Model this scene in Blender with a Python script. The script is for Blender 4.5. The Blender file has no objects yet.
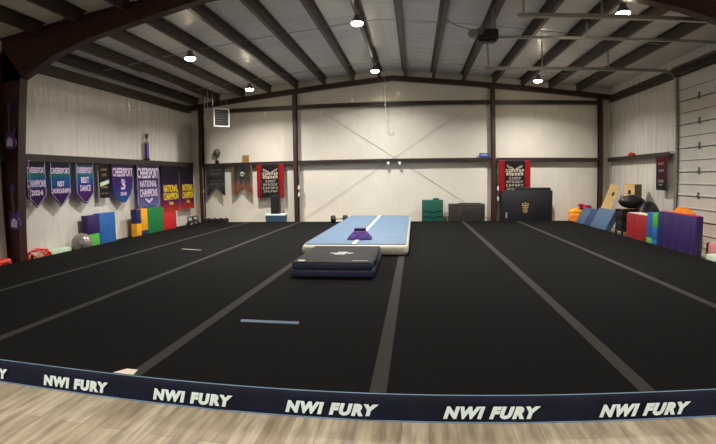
import bpy, bmesh, math, random
from mathutils import Vector, Matrix
random.seed(7)
SC = bpy.context.scene
COL = SC.collection
PI = math.pi

# ------------------------------------------------------------------ camera
CAM_POS = Vector((1.154, 0.0, 1.611))
YAW, PITCH, ROLL = -0.12257, -0.09221, -0.01505
F_MM = 462.568 * 36.0 / 716.0
K_DIST = -0.11774
cd = bpy.data.cameras.new('camera')
cam = bpy.data.objects.new('camera', cd)
COL.objects.link(cam)
SC.camera = cam
fw = Vector((math.sin(YAW) * math.cos(PITCH), math.cos(YAW) * math.cos(PITCH), math.sin(PITCH)))
rt = Vector((math.cos(YAW), -math.sin(YAW), 0.0))
up = rt.cross(fw)
r2 = math.cos(ROLL) * rt + math.sin(ROLL) * up
u2 = -math.sin(ROLL) * rt + math.cos(ROLL) * up
mw = Matrix.Identity(4)
for i in range(3):
    mw[i][0], mw[i][1], mw[i][2], mw[i][3] = r2[i], u2[i], -fw[i], CAM_POS[i]
cam.matrix_world = mw
cd.type = 'PANO'                       # the photograph's own wide, barrel-bending lens
cd.panorama_type = 'FISHEYE_LENS_POLYNOMIAL'
cd.sensor_fit = 'HORIZONTAL'
cd.sensor_width = 36.0
cd.sensor_height = 36.0 * 444 / 716
cd.fisheye_fov = PI
cd.fisheye_polynomial_k0 = 0.0
cd.fisheye_polynomial_k1 = -1.0 / F_MM
cd.fisheye_polynomial_k2 = 0.0
cd.fisheye_polynomial_k3 = -K_DIST / F_MM ** 3
cd.fisheye_polynomial_k4 = 0.0
cd.clip_start, cd.clip_end = 0.05, 100

# ------------------------------------------------------------------ world, exposure
w = bpy.data.worlds.new('world')
SC.world = w
w.use_nodes = True
w.node_tree.nodes['Background'].inputs[0].default_value = (0.6, 0.7, 0.9, 1)
w.node_tree.nodes['Background'].inputs[1].default_value = 0.02
vs = SC.view_settings
vs.view_transform = 'Standard'
vs.look = 'None'
vs.exposure = 0.0
vs.gamma = 1.0
vs.use_curve_mapping = False
LAMP_W = 158.0          # each high bay lamp

# ------------------------------------------------------------------ materials
def srgb(c):
    return tuple((v / 255 / 12.92) if v / 255 <= 0.04045 else ((v / 255 + 0.055) / 1.055) ** 2.4 for v in c)

def mat(name, col, rough=0.6, metal=0.0, noise=0.06, scale=8.0, bump=0.0, bscale=60.0, stretch=(1, 1, 1), coat=0.0, emit=0.0, spec=0.5):
    """col is sRGB 0-255; a little procedural mottling is always in it"""
    m = bpy.data.materials.new(name)
    m.use_nodes = True
    nt = m.node_tree
    b = nt.nodes['Principled BSDF']
    L = srgb(col)
    tc = nt.nodes.new('ShaderNodeTexCoord')
    mp = nt.nodes.new('ShaderNodeMapping')
    mp.inputs['Scale'].default_value = stretch
    nt.links.new(tc.outputs['Object'], mp.inputs[0])
    n = nt.nodes.new('ShaderNodeTexNoise')
    n.inputs['Scale'].default_value = scale
    n.inputs['Detail'].default_value = 4
    nt.links.new(mp.outputs[0], n.inputs['Vector'])
    cr = nt.nodes.new('ShaderNodeValToRGB')
    cr.color_ramp.elements[0].position = 0.3
    cr.color_ramp.elements[1].position = 0.7
    cr.color_ramp.elements[0].color = tuple(max(0, v * (1 - noise * 2)) for v in L) + (1,)
    cr.color_ramp.elements[1].color = tuple(min(1, v * (1 + noise * 2)) for v in L) + (1,)
    nt.links.new(n.outputs['Fac'], cr.inputs[0])
    nt.links.new(cr.outputs[0], b.inputs['Base Color'])
    b.inputs['Roughness'].default_value = rough
    b.inputs['Metallic'].default_value = metal
    b.inputs['Specular IOR Level'].default_value = spec
    if coat:
        b.inputs['Coat Weight'].default_value = coat
    if emit:
        b.inputs['Emission Color'].default_value = L + (1,)
        b.inputs['Emission Strength'].default_value = emit
    if bump:
        n2 = nt.nodes.new('ShaderNodeTexNoise')
        n2.inputs['Scale'].default_value = bscale
        n2.inputs['Detail'].default_value = 3
        nt.links.new(mp.outputs[0], n2.inputs['Vector'])
        bp = nt.nodes.new('ShaderNodeBump')
        bp.inputs['Strength'].default_value = bump
        bp.inputs['Distance'].default_value = 0.02
        nt.links.new(n2.outputs['Fac'], bp.inputs['Height'])
        nt.links.new(bp.outputs[0], b.inputs['Normal'])
    return m

def vinyl(name, col, rough, horizontal_axis, strength, seam=1.2):
    """glossy insulation facing with long wrinkles; horizontal_axis 0 = runs along x, 1 = along y"""
    m = mat(name, col, rough, noise=0.03, scale=1.2)
    nt = m.node_tree
    b = nt.nodes['Principled BSDF']
    tc = nt.nodes.new('ShaderNodeTexCoord')
    mp = nt.nodes.new('ShaderNodeMapping')
    s = [1.0, 1.0, 1.0]
    if horizontal_axis == 0: s = [5.0, 1.0, 0.35]
    elif horizontal_axis == 1: s = [1.0, 5.0, 0.35]
    else: s = [0.5, 2.6, 1.0]
    mp.inputs['Scale'].default_value = s
    nt.links.new(tc.outputs['Object'], mp.inputs[0])
    n = nt.nodes.new('ShaderNodeTexNoise')
    n.inputs['Scale'].default_value = 1.6
    n.inputs['Detail'].default_value = 5
    n.inputs['Roughness'].default_value = 0.62
    nt.links.new(mp.outputs[0], n.inputs['Vector'])
    # seams at regular distances
    sx = nt.nodes.new('ShaderNodeSeparateXYZ')
    nt.links.new(tc.outputs['Object'], sx.inputs[0])
    md = nt.nodes.new('ShaderNodeMath'); md.operation = 'PINGPONG'
    md.inputs[1].default_value = seam / 2
    nt.links.new(sx.outputs[0 if horizontal_axis == 0 else 1], md.inputs[0])
    lt = nt.nodes.new('ShaderNodeMath'); lt.operation = 'LESS_THAN'
    lt.inputs[1].default_value = 0.012
    nt.links.new(md.outputs[0], lt.inputs[0])
    ad = nt.nodes.new('ShaderNodeMath'); ad.operation = 'MULTIPLY_ADD'
    ad.inputs[1].default_value = 0.12
    nt.links.new(lt.outputs[0], ad.inputs[0])
    nt.links.new(n.outputs['Fac'], ad.inputs[2])
    bp = nt.nodes.new('ShaderNodeBump')
    bp.inputs['Strength'].default_value = strength
    bp.inputs['Distance'].default_value = 0.05
    nt.links.new(ad.outputs[0], bp.inputs['Height'])
    nt.links.new(bp.outputs[0], b.inputs['Normal'])
    # loose glossy film: soft vertical folds that catch the lamps
    mp3 = nt.nodes.new('ShaderNodeMapping')
    mp3.inputs['Scale'].default_value = [s[0] * .8, s[1] * .8, s[2] * 1.3]
    nt.links.new(tc.outputs['Object'], mp3.inputs[0])
    n3 = nt.nodes.new('ShaderNodeTexNoise')
    n3.inputs['Scale'].default_value = 1.7
    n3.inputs['Detail'].default_value = 2.5
    nt.links.new(mp3.outputs[0], n3.inputs['Vector'])
    b3 = nt.nodes.new('ShaderNodeBump')
    b3.inputs['Strength'].default_value = 1.0
    b3.inputs['Distance'].default_value = 0.10
    nt.links.new(n3.outputs['Fac'], b3.inputs['Height'])
    nt.links.new(b3.outputs[0], b.inputs['Coat Normal'])
    b.inputs['Coat Weight'].default_value = 0.8 if horizontal_axis < 2 else 0.3
    b.inputs['Coat Roughness'].default_value = 0.07
    b.inputs['Coat IOR'].default_value = 1.7
    return m

def ramp_mat(name, stops, warp=0.0, wscale=9.0, rough=0.75, mirror=False):
    """dyed cloth: colour bands by height over the banner (Generated Z), stops from the bottom, 0-255 colours"""
    m = bpy.data.materials.new(name)
    m.use_nodes = True
    nt = m.node_tree
    b = nt.nodes['Principled BSDF']
    tc = nt.nodes.new('ShaderNodeTexCoord')
    sx = nt.nodes.new('ShaderNodeSeparateXYZ')
    nt.links.new(tc.outputs['Generated'], sx.inputs[0])
    n = nt.nodes.new('ShaderNodeTexNoise')
    n.inputs['Scale'].default_value = wscale
    nt.links.new(tc.outputs['Generated'], n.inputs['Vector'])
    ma = nt.nodes.new('ShaderNodeMath'); ma.operation = 'SUBTRACT'
    ma.inputs[1].default_value = 0.5
    nt.links.new(n.outputs['Fac'], ma.inputs[0])
    mb = nt.nodes.new('ShaderNodeMath'); mb.operation = 'MULTIPLY_ADD'
    mb.inputs[1].default_value = warp
    nt.links.new(ma.outputs[0], mb.inputs[0])
    nt.links.new(sx.outputs[2], mb.inputs[2])
    cr = nt.nodes.new('ShaderNodeValToRGB')
    els = cr.color_ramp.elements
    while len(els) < len(stops): els.new(0.5)
    for e, (p, c) in zip(els, stops):
        e.position = p
        e.color = srgb(c) + (1,)
    nt.links.new(mb.outputs[0], cr.inputs[0])
    nt.links.new(cr.outputs[0], b.inputs['Base Color'])
    b.inputs['Roughness'].default_value = rough
    return m

M = {}
M['vinyl_back'] = vinyl('white_vinyl_facing', (226, 221, 211), 0.5, 0, 0.28)
M['vinyl_side'] = vinyl('white_vinyl_side', (222, 218, 210), 0.5, 1, 0.2)
M['vinyl_roof'] = vinyl('white_vinyl_roof', (220, 217, 212), 0.5, 2, 0.5)
M['red_steel'] = mat('red_oxide_steel', (58, 28, 24), 0.5, noise=0.12, scale=4)
M['brown_steel'] = mat('brown_painted_steel', (60, 46, 40), 0.45, noise=0.12, scale=5)
M['girt'] = mat('dark_bronze_steel', (44, 34, 32), 0.45, noise=0.1, scale=5)
M['galv'] = mat('galvanised_steel', (176, 178, 174), 0.35, metal=0.85, noise=0.08, scale=30)
M['carpet'] = mat('black_carpet', (13, 12.5, 11.5), 0.95, noise=0.14, scale=70, bump=0.5, bscale=260, spec=0.12)
M['tape'] = mat('grey_seam_strip', (45, 42, 37), 0.85, noise=0.08, scale=60, spec=0.3)
M['navy'] = mat('navy_fabric', (13, 19, 42), 0.6, spec=0.25, noise=0.2, scale=3, bump=0.5, bscale=5)
M['piping'] = mat('pale_blue_piping', (120, 150, 180), 0.6)
M['letter_white'] = mat('pale_lettering', (226, 244, 246), 0.6, noise=0.02)
M['white'] = mat('white_plastic', (230, 230, 226), 0.4, noise=0.02)
M['cream'] = mat('cream_paper', (226, 214, 196), 0.8, noise=0.03)
M['air_blue'] = mat('light_blue_vinyl', (92, 122, 152), 0.5, noise=0.03, scale=3)
M['air_white'] = mat('white_drop_stitch_vinyl', (224, 222, 208), 0.45, noise=0.03, scale=3)
M['black_vinyl'] = mat('black_vinyl', (17, 18, 23), 0.65, spec=0.25, noise=0.1, scale=5, bump=0.3, bscale=7)
M['navy_vinyl'] = mat('navy_vinyl', (42, 50, 78), 0.5, noise=0.12, scale=5, bump=0.5, bscale=6)
M['purple'] = mat('purple_fabric', (80, 48, 128), 0.7, noise=0.25, scale=12, bump=0.6, bscale=10)
M['dark_purple'] = mat('dark_purple_fabric', (50, 32, 82), 0.6)
M['mat_purple'] = mat('purple_mat_vinyl', (50, 28, 92), 0.5, noise=0.06, bump=0.2, bscale=5)
M['mat_blue'] = mat('blue_mat_vinyl', (34, 98, 168), 0.5, noise=0.06, bump=0.2, bscale=5)
M['mat_navy'] = mat('navy_mat_vinyl', (34, 36, 92), 0.5, noise=0.06, bump=0.2, bscale=5)
M['mat_green'] = mat('green_mat_vinyl', (22, 118, 62), 0.5, noise=0.06, bump=0.2, bscale=5)
M['mat_lime'] = mat('lime_mat_vinyl', (84, 176, 70), 0.5, noise=0.06)
M['mat_yellow'] = mat('yellow_mat_vinyl', (236, 168, 34), 0.5, noise=0.06, bump=0.2, bscale=5)
M['mat_red'] = mat('red_mat_vinyl', (190, 30, 38), 0.5, noise=0.06, bump=0.2, bscale=5)
M['mat_dkred'] = mat('dark_red_mat_vinyl', (158, 30, 40), 0.5, noise=0.06, bump=0.2, bscale=5)
M['mat_teal'] = mat('teal_green_vinyl', (14, 88, 70), 0.5, noise=0.1, bump=0.6, bscale=4)
M['mat_steelblue'] = mat('grey_blue_mat_vinyl', (68, 94, 124), 0.55, noise=0.06, bump=0.3, bscale=5)
M['mat_dkblue'] = mat('dark_blue_mat_vinyl', (34, 54, 96), 0.55, noise=0.06)
M['mat_pale'] = mat('pale_green_foam', (196, 216, 192), 0.6, noise=0.04)
M['pink'] = mat('pink_foam', (226, 150, 150), 0.6, noise=0.06)
M['blackboard'] = mat('black_panel_cover', (20, 21, 27), 0.6, noise=0.06)
M['grey_cover'] = mat('charcoal_cover', (46, 42, 38), 0.55, noise=0.12, scale=3, bump=0.8, bscale=4)
M['gold'] = mat('gold_print', (172, 146, 96), 0.5, noise=0.1)
M['rubber'] = mat('black_rubber', (24, 23, 24), 0.55, noise=0.1)
M['silver_ball'] = mat('silver_grey_ball_vinyl', (150, 144, 138), 0.25, noise=0.04, metal=0.35)
M['red_plastic'] = mat('red_plastic', (232, 56, 30), 0.45, noise=0.05)
M['orange'] = mat('orange_cloth', (255, 138, 26), 0.6, noise=0.08, bump=0.6, bscale=9)
M['amber'] = mat('amber_cloth', (250, 176, 40), 0.6, noise=0.08, bump=0.6, bscale=9)
M['crimson'] = mat('crimson_cloth', (180, 24, 66), 0.7, noise=0.12)
M['birch'] = mat('pale_birch_plywood', (244, 206, 140), 0.55, noise=0.07, scale=4, stretch=(1, 1, 6))
M['brown_ply'] = mat('brown_plywood_edge', (96, 72, 52), 0.7, noise=0.15, scale=20)
M['dark'] = mat('near_black_plastic', (20, 20, 22), 0.5)
M['box_blue'] = mat('blue_plastic_tub', (56, 80, 104), 0.5)
M['heater'] = mat('white_enamel', (206, 204, 198), 0.4, noise=0.03)
M['lamp_body'] = mat('grey_lamp_casting', (120, 118, 112), 0.4, metal=0.5)
M['lamp_glass'] = mat('warm_lit_lens', (255, 236, 205), 0.4, noise=0.0, emit=110.0)
M['door'] = mat('white_steel_door', (206, 204, 196), 0.45, noise=0.03, scale=2)
M['door_line'] = mat('grey_door_seal', (96, 94, 92), 0.6)
M['cloth_red'] = mat('red_satin', (196, 22, 34), 0.55, noise=0.1)
M['cloth_black'] = mat('black_cloth', (34, 26, 30), 0.75, noise=0.1)
M['lilac'] = mat('lilac_lettering', (214, 196, 228), 0.6)
M['yellow_letter'] = mat('yellow_lettering', (242, 204, 40), 0.6)
M['wire_line'] = mat('grey_cable', (150, 144, 134), 0.6)
M['rope'] = mat('off_white_rope', (190, 182, 168), 0.8)
M['sign_blue'] = mat('blue_sign', (40, 70, 150), 0.5)

def plank_floor():
    m = bpy.data.materials.new('pale_oak_plank_vinyl')
    m.use_nodes = True
    nt = m.node_tree
    b = nt.nodes['Principled BSDF']
    tc = nt.nodes.new('ShaderNodeTexCoord')
    mp = nt.nodes.new('ShaderNodeMapping')
    mp.inputs['Rotation'].default_value = (0, 0, PI / 2)
    nt.links.new(tc.outputs['Object'], mp.inputs[0])
    br = nt.nodes.new('ShaderNodeTexBrick')
    br.inputs['Scale'].default_value = 1.0
    br.inputs['Brick Width'].default_value = 1.22
    br.inputs['Row Height'].default_value = 0.18
    br.inputs['Mortar Size'].default_value = 0.0016
    br.inputs['Bias'].default_value = 0.0
    br.inputs['Color1'].default_value = srgb((196, 184, 162)) + (1,)
    br.inputs['Color2'].default_value = srgb((168, 154, 132)) + (1,)
    br.inputs['Mortar'].default_value = srgb((128, 114, 96)) + (1,)
    nt.links.new(mp.outputs[0], br.inputs['Vector'])
    mp2 = nt.nodes.new('ShaderNodeMapping')
    mp2.inputs['Scale'].default_value = (9, 1.1, 1)
    nt.links.new(tc.outputs['Object'], mp2.inputs[0])
    n = nt.nodes.new('ShaderNodeTexNoise')
    n.inputs['Scale'].default_value = 2.2
    n.inputs['Detail'].default_value = 6
    nt.links.new(mp2.outputs[0], n.inputs['Vector'])
    cr = nt.nodes.new('ShaderNodeValToRGB')
    cr.color_ramp.elements[0].position = 0.32
    cr.color_ramp.elements[1].position = 0.68
    cr.color_ramp.elements[0].color = (0.58, 0.56, 0.54, 1)
    cr.color_ramp.elements[1].color = (1.15, 1.14, 1.12, 1)
    nt.links.new(n.outputs['Fac'], cr.inputs[0])
    mx = nt.nodes.new('ShaderNodeMix')
    mx.data_type = 'RGBA'; mx.blend_type = 'MULTIPLY'
    mx.inputs[0].default_value = 1.0
    nt.links.new(br.outputs['Color'], mx.inputs[6])
    nt.links.new(cr.outputs[0], mx.inputs[7])
    nt.links.new(mx.outputs[2], b.inputs['Base Color'])
    b.inputs['Roughness'].default_value = 0.5
    return m
M['floor'] = plank_floor()

# ------------------------------------------------------------------ mesh helpers
def T(x=0, y=0, z=0, rx=0, ry=0, rz=0):
    return Matrix.Translation((x, y, z)) @ Matrix.Rotation(rz, 4, 'Z') @ Matrix.Rotation(ry, 4, 'Y') @ Matrix.Rotation(rx, 4, 'X')

def add_box(bm, c, s, m=None, bev=0.0, seg=2):
    """c centre, s full size"""
    t = bmesh.new()
    bmesh.ops.create_cube(t, size=1.0)
    bmesh.ops.scale(t, vec=s, verts=t.verts)
    if bev > 0:
        bev = min(bev, min(s) * 0.49)
        bmesh.ops.bevel(t, geom=list(t.edges), offset=bev, segments=seg, affect='EDGES', profile=0.5)
    bmesh.ops.translate(t, vec=c, verts=t.verts)
    join(bm, t, m)

def join(bm, t, m=None):
    if m is not None:
        bmesh.ops.transform(t, matrix=m, verts=t.verts)
    me = bpy.data.meshes.new('tmp')
    t.to_mesh(me)
    t.free()
    bm.from_mesh(me)
    bpy.data.meshes.remove(me)

def add_tube(bm, pts, r, seg=8, closed=False, radii=None):
    pts = [Vector(p) for p in pts]
    n = len(pts)
    rings = []
    prev = None
    for i, p in enumerate(pts):
        a = pts[(i - 1) % n] if (closed or i > 0) else p
        b = pts[(i + 1) % n] if (closed or i < n - 1) else p
        d = (b - a).normalized()
        if prev is None:
            ref = Vector((0, 0, 1)) if abs(d.z) < 0.9 else Vector((1, 0, 0))
        else:
            ref = prev
        x = (ref - d * ref.dot(d))
        if x.length < 1e-5: x = Vector((1, 0, 0)) - d * d.x
        x.normalize()
        prev = x
        y = d.cross(x)
        rr = radii[i] if radii else r
        rings.append([bm.verts.new(p + (x * math.cos(k * 2 * PI / seg) + y * math.sin(k * 2 * PI / seg)) * rr) for k in range(seg)])
    for i in range(n if closed else n - 1):
        A, B = rings[i], rings[(i + 1) % n]
        for k in range(seg):
            bm.faces.new((A[k], A[(k + 1) % seg], B[(k + 1) % seg], B[k]))
    if not closed:
        bm.faces.new(rings[0][::-1])
        bm.faces.new(rings[-1])

def add_lathe(bm, prof, seg=24, m=None):
    """prof list of (r, z) bottom to top"""
    t = bmesh.new()
    rings = []
    for r, z in prof:
        if r < 1e-5:
            rings.append([t.verts.new((0, 0, z))])
        else:
            rings.append([t.verts.new((r * math.cos(2 * PI * k / seg), r * math.sin(2 * PI * k / seg), z)) for k in range(seg)])
    for A, B in zip(rings, rings[1:]):
        for k in range(seg):
            a0, a1 = A[k % len(A)], A[(k + 1) % len(A)]
            b0, b1 = B[k % len(B)], B[(k + 1) % len(B)]
            vs_ = []
            for v in (a0, a1, b1, b0):
                if v not in vs_: vs_.append(v)
            if len(vs_) >= 3: t.faces.new(vs_)
    for R in (rings[0], rings[-1]):
        if len(R) > 1: t.faces.new(R)
    bmesh.ops.recalc_face_normals(t, faces=t.faces)
    join(bm, t, m)

def add_prism(bm, poly, y0, y1, m=None, bev=0.0):
    """poly in xz, extruded along y"""
    t = bmesh.new()
    a = [t.verts.new((x, y0, z)) for x, z in poly]
    b = [t.verts.new((x, y1, z)) for x, z in poly]
    t.faces.new(a); t.faces.new(b[::-1])
    n = len(poly)
    for i in range(n):
        t.faces.new((a[i], b[i], b[(i + 1) % n], a[(i + 1) % n]))
    bmesh.ops.recalc_face_normals(t, faces=t.faces)
    if bev:
        bmesh.ops.bevel(t, geom=list(t.edges), offset=bev, segments=2, affect='EDGES', profile=0.5)
    join(bm, t, m)

def obj(name, bm, material, parent=None, smooth=False, loc=None):
    me = bpy.data.meshes.new(name)
    bmesh.ops.recalc_face_normals(bm, faces=bm.faces)
    bm.to_mesh(me)
    bm.free()
    if smooth:
        for p in me.polygons: p.use_smooth = True
    me.materials.append(material)
    o = bpy.data.objects.new(name, me)
    COL.objects.link(o)
    if parent is not None: o.parent = parent
    if loc is not None: o.location = loc
    return o

def sm(o, deg=35):
    """smooth shading with sharp edges kept"""
    me = o.data
    for p in me.polygons: p.use_smooth = True
    try: me.set_sharp_from_angle(angle=math.radians(deg))
    except Exception: pass
    return o

def boxo(name, c, s, material, parent=None, bev=0.0, m=None, seg=2):
    bm = bmesh.new()
    add_box(bm, c, s, m, bev, seg)
    o = obj(name, bm, material, parent)
    if bev: sm(o)
    return o

def tag(o, label, cat, group=None, kind=None):
    o['label'] = label
    o['category'] = cat
    if group: o['group'] = group
    if kind: o['kind'] = kind
    return o

def thing(name, label, cat, loc=(0, 0, 0), rz=0.0, group=None):
    o = bpy.data.objects.new(name, None)
    o.empty_display_size = 0.1
    COL.objects.link(o)
    o.location = loc
    o.rotation_euler = (0, 0, rz)
    return tag(o, label, cat, group)

def struct(o):
    o['kind'] = 'structure'
    return o

def dup(root, loc, rz, label, group=None):
    r = root.copy(); COL.objects.link(r)
    r.location = loc; r.rotation_euler = (0, 0, rz)
    r['label'] = label
    if group: r['group'] = group
    for ch in list(root.children):
        c = ch.copy(); COL.objects.link(c); c.parent = r
        for g in ch.children:
            d = g.copy(); COL.objects.link(d); d.parent = c
    return r

def lettering(body, width, height, material, parent, x=0, y=0, z=0, shear=0.0, bold=0.0, name='lettering', m=None, ext=0.0015, spacing=1.0):
    """raised letters standing in the xz plane, facing -y, centred on x, z"""
    cu = bpy.data.curves.new('txt', 'FONT')
    cu.body = body
    cu.align_x = 'CENTER'; cu.align_y = 'CENTER'
    cu.extrude = 0.01
    cu.shear = shear
    cu.offset = bold
    cu.space_character = spacing
    cu.resolution_u = 3
    o = bpy.data.objects.new('txt', cu)
    COL.objects.link(o)
    bpy.context.view_layer.update()
    dg = bpy.context.evaluated_depsgraph_get()
    me = bpy.data.meshes.new_from_object(o.evaluated_get(dg))
    bpy.data.objects.remove(o)
    bm = bmesh.new()
    bm.from_mesh(me)
    bpy.data.meshes.remove(me)
    xs = [v.co.x for v in bm.verts]; ys = [v.co.y for v in bm.verts]
    cx, cy = (min(xs) + max(xs)) / 2, (min(ys) + max(ys)) / 2
    kx, ky = width / (max(xs) - min(xs)), height / (max(ys) - min(ys))
    for v in bm.verts:
        px, py, pz = v.co
        v.co = Vector(((px - cx) * kx + x, y - (pz / 0.01) * ext, (py - cy) * ky + z))
    if m is not None: bmesh.ops.transform(bm, matrix=m, verts=bm.verts)
    return obj(name, bm, material, parent)

# ------------------------------------------------------------------ the building
XL, XR, YB, YF = -7.05, 7.98, 16.05, -6.0
RX = 0.45                                    # ridge
def zb(x): return 5.15 - 0.0915 * abs(x - RX)     # underside of the purlins
def zc(x): return zb(x) + 0.24                    # roof facing

bm = bmesh.new(); add_box(bm, ((XL + XR) / 2, (YB + YF) / 2, -0.05), (XR - XL + 0.6, YB - YF + 0.6, 0.1))
struct(obj('floor', bm, M['floor']))
bm = bmesh.new()
add_prism(bm, [(XL - .2, 0), (XR + .2, 0), (XR + .2, zc(XR)), (RX, zc(RX)), (XL - .2, zc(XL))], YB, YB + 0.2)
struct(obj('wall_back', bm, M['vinyl_back']))
bm = bmesh.new()
add_prism(bm, [(XL - .2, 0), (XR + .2, 0), (XR + .2, zc(XR)), (RX, zc(RX)), (XL - .2, zc(XL))], YF - .2, YF)
struct(obj('wall_front', bm, M['vinyl_back']))
bm = bmesh.new(); add_box(bm, (XL - .1, (YB + YF) / 2, zc(XL) / 2), (0.2, YB - YF, zc(XL)))
struct(obj('wall_left', bm, M['vinyl_side']))
DY0, DY1, DZ = 7.72, 11.62, 4.12              # overhead door opening
bm = bmesh.new()
add_box(bm, (XR + .1, (DY1 + YB) / 2, zc(XR) / 2), (0.2, YB - DY1, zc(XR)))
add_box(bm, (XR + .1, (YF + DY0) / 2, zc(XR) / 2), (0.2, DY0 - YF, zc(XR)))
add_box(bm, (XR + .1, (DY0 + DY1) / 2, (DZ + zc(XR)) / 2), (0.2, DY1 - DY0, zc(XR) - DZ))
struct(obj('wall_right', bm, M['vinyl_side']))
bm = bmesh.new()
add_prism(bm, [(XL - .2, zc(XL - .2)), (RX, zc(RX)), (XR + .2, zc(XR + .2)), (XR + .2, zc(XR + .2) + .1), (RX, zc(RX) + .1), (XL - .2, zc(XL - .2) + .1)], YF - .2, YB + .2)
struct(obj('ceiling', bm, M['vinyl_roof']))

# overhead door: ribbed sections, hinges, tracks
door = bpy.data.objects.new('door_1', None); COL.objects.link(door); struct(door)
door.location = (XR, (DY0 + DY1) / 2, 0)
DW = DY1 - DY0
nsec = 7
sh = DZ / nsec
for i in range(nsec):
    bm = bmesh.new()
    z0 = i * sh
    add_box(bm, (0.0, 0, z0 + sh / 2), (0.05, DW - 0.06, sh - 0.012), bev=0.006)
    add_box(bm, (-0.03, 0, z0 + sh * 0.06), (0.03, DW - 0.06, 0.045), bev=0.01)
    add_box(bm, (-0.03, 0, z0 + sh * 0.53), (0.02, DW - 0.06, 0.03), bev=0.008)
    s_ = obj('door_section', bm, M['door'], door)
    bm = bmesh.new()
    add_box(bm, (-0.033, 0, z0 + sh * 0.02), (0.02, DW - 0.06, 0.016))
    add_box(bm, (-0.033, 0, z0 + sh * 0.50), (0.014, DW - 0.06, 0.010))
    obj('seal_strip', bm, M['door_line'], s_)
    for yy in (0.98, -0.3, -1.4):
        bm = bmesh.new()
        add_box(bm, (-0.055, yy, z0 + sh * 0.06), (0.025, 0.05, 0.16), bev=0.006)
        add_box(bm, (-0.055, yy + 0.03, z0 + sh * 0.03), (0.03, 0.08, 0.04), bev=0.006)
        obj('door_hinge', bm, M['door_line'], s_)
for s in (1, -1):
    ty = s * (DW / 2 - 0.01)
    bm = bmesh.new()
    add_box(bm, (-0.09, ty, 2.1), (0.05, 0.04, 4.05))
    add_box(bm, (-0.05, ty + s * .04, 2.1), (0.06, 0.05, 4.1))
    for k in range(9):
        add_box(bm, (-0.06, ty + s * .03, 0.25 + k * 0.45), (0.12, 0.07, 0.05), bev=0.008)
    obj('vertical_track', bm, M['galv'], door)
    bm = bmesh.new()
    arc = [(-0.09 - 0.3 * (1 - math.cos(a)), ty - s * .02, 4.05 + 0.27 * math.sin(a)) for a in [k * PI / 16 for k in range(9)]]
    add_tube(bm, arc, 0.028, 6)
    add_box(bm, (-2.70, ty - s * .02, 4.32), (4.7, 0.05, 0.06), bev=0.01)
    add_box(bm, (-2.70, ty - s * .02, 4.36), (4.7, 0.03, 0.03))
    for hx in (-1.9, -3.6, -4.95):
        add_box(bm, (hx, ty - s * .02, 4.34 + (zc(XR + hx) - 4.34) / 2 - .01), (0.035, 0.025, zc(XR + hx) - 4.36))
    obj('horizontal_track', bm, M['galv'], door)
bm = bmesh.new()
add_tube(bm, [(-0.22, -DW / 2 + .1, 4.36), (-0.22, DW / 2 - .1, 4.36)], 0.035, 12)
obj('torsion_shaft', bm, M['brown_steel'], door)

# frame: left column, haunched rafter halves, right column
fr = thing('steel_frame', 'big red-oxide steel portal frame nearest the camera, its left column beside the banners', 'steel frame', (0, 7.5, 0))
def web_flange(bm, poly, t=0.012, fl=0.2, edges=()):
    add_prism(bm, poly, -t / 2, t / 2)
    for (a, b) in edges:
        A, B = Vector((a[0], 0, a[1])), Vector((b[0], 0, b[1]))
        d = (B - A); L = d.length
        ang = math.atan2(d.z, d.x)
        mid = (A + B) / 2
        add_box(bm, (0, 0, 0), (L, fl, 0.018), T(mid.x, 0, mid.z, 0, -ang, 0))
for s in (-1, 1):
    wallx = XL if s < 0 else XR
    inner = -6.46 if s < 0 else 7.35
    kx, kz = (-6.46, 3.80) if s < 0 else (7.35, 3.80)
    P1 = (kx + (-s) * 0.85, 4.16); P2 = (kx + (-s) * 1.7, 4.40)
    bm = bmesh.new()
    inner0 = inner - (.24 if s < 0 else -.27)
    web_flange(bm, [(wallx, 0), (inner0, 0), (kx, kz), (wallx, zb(wallx) + .05)], edges=[((inner0, 0.0), (kx, kz)), ((wallx - s * .02, 0.0), (wallx - s * .02, 4.4))])
    add_box(bm, ((wallx + inner0) / 2, 0, 0.01), (abs(wallx - inner0), 0.22, 0.02))
    obj('column', bm, M['red_steel'], fr)
    bm = bmesh.new()
    top = lambda x: zc(x) - 0.05
    rb = (RX, 5.02)
    pts = [(kx, kz), P1, P2, (-2.4, 4.83) if s < 0 else (3.3, 4.83), rb]
    web_flange(bm, [(wallx, kz), (kx, kz)] + pts[1:] + [(RX, top(RX)), (wallx, top(wallx))],
               edges=[(pts[i], pts[i + 1]) for i in range(4)] + [((wallx, top(wallx)), (RX, top(RX)))])
    obj('rafter', bm, M['red_steel'], fr)

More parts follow.
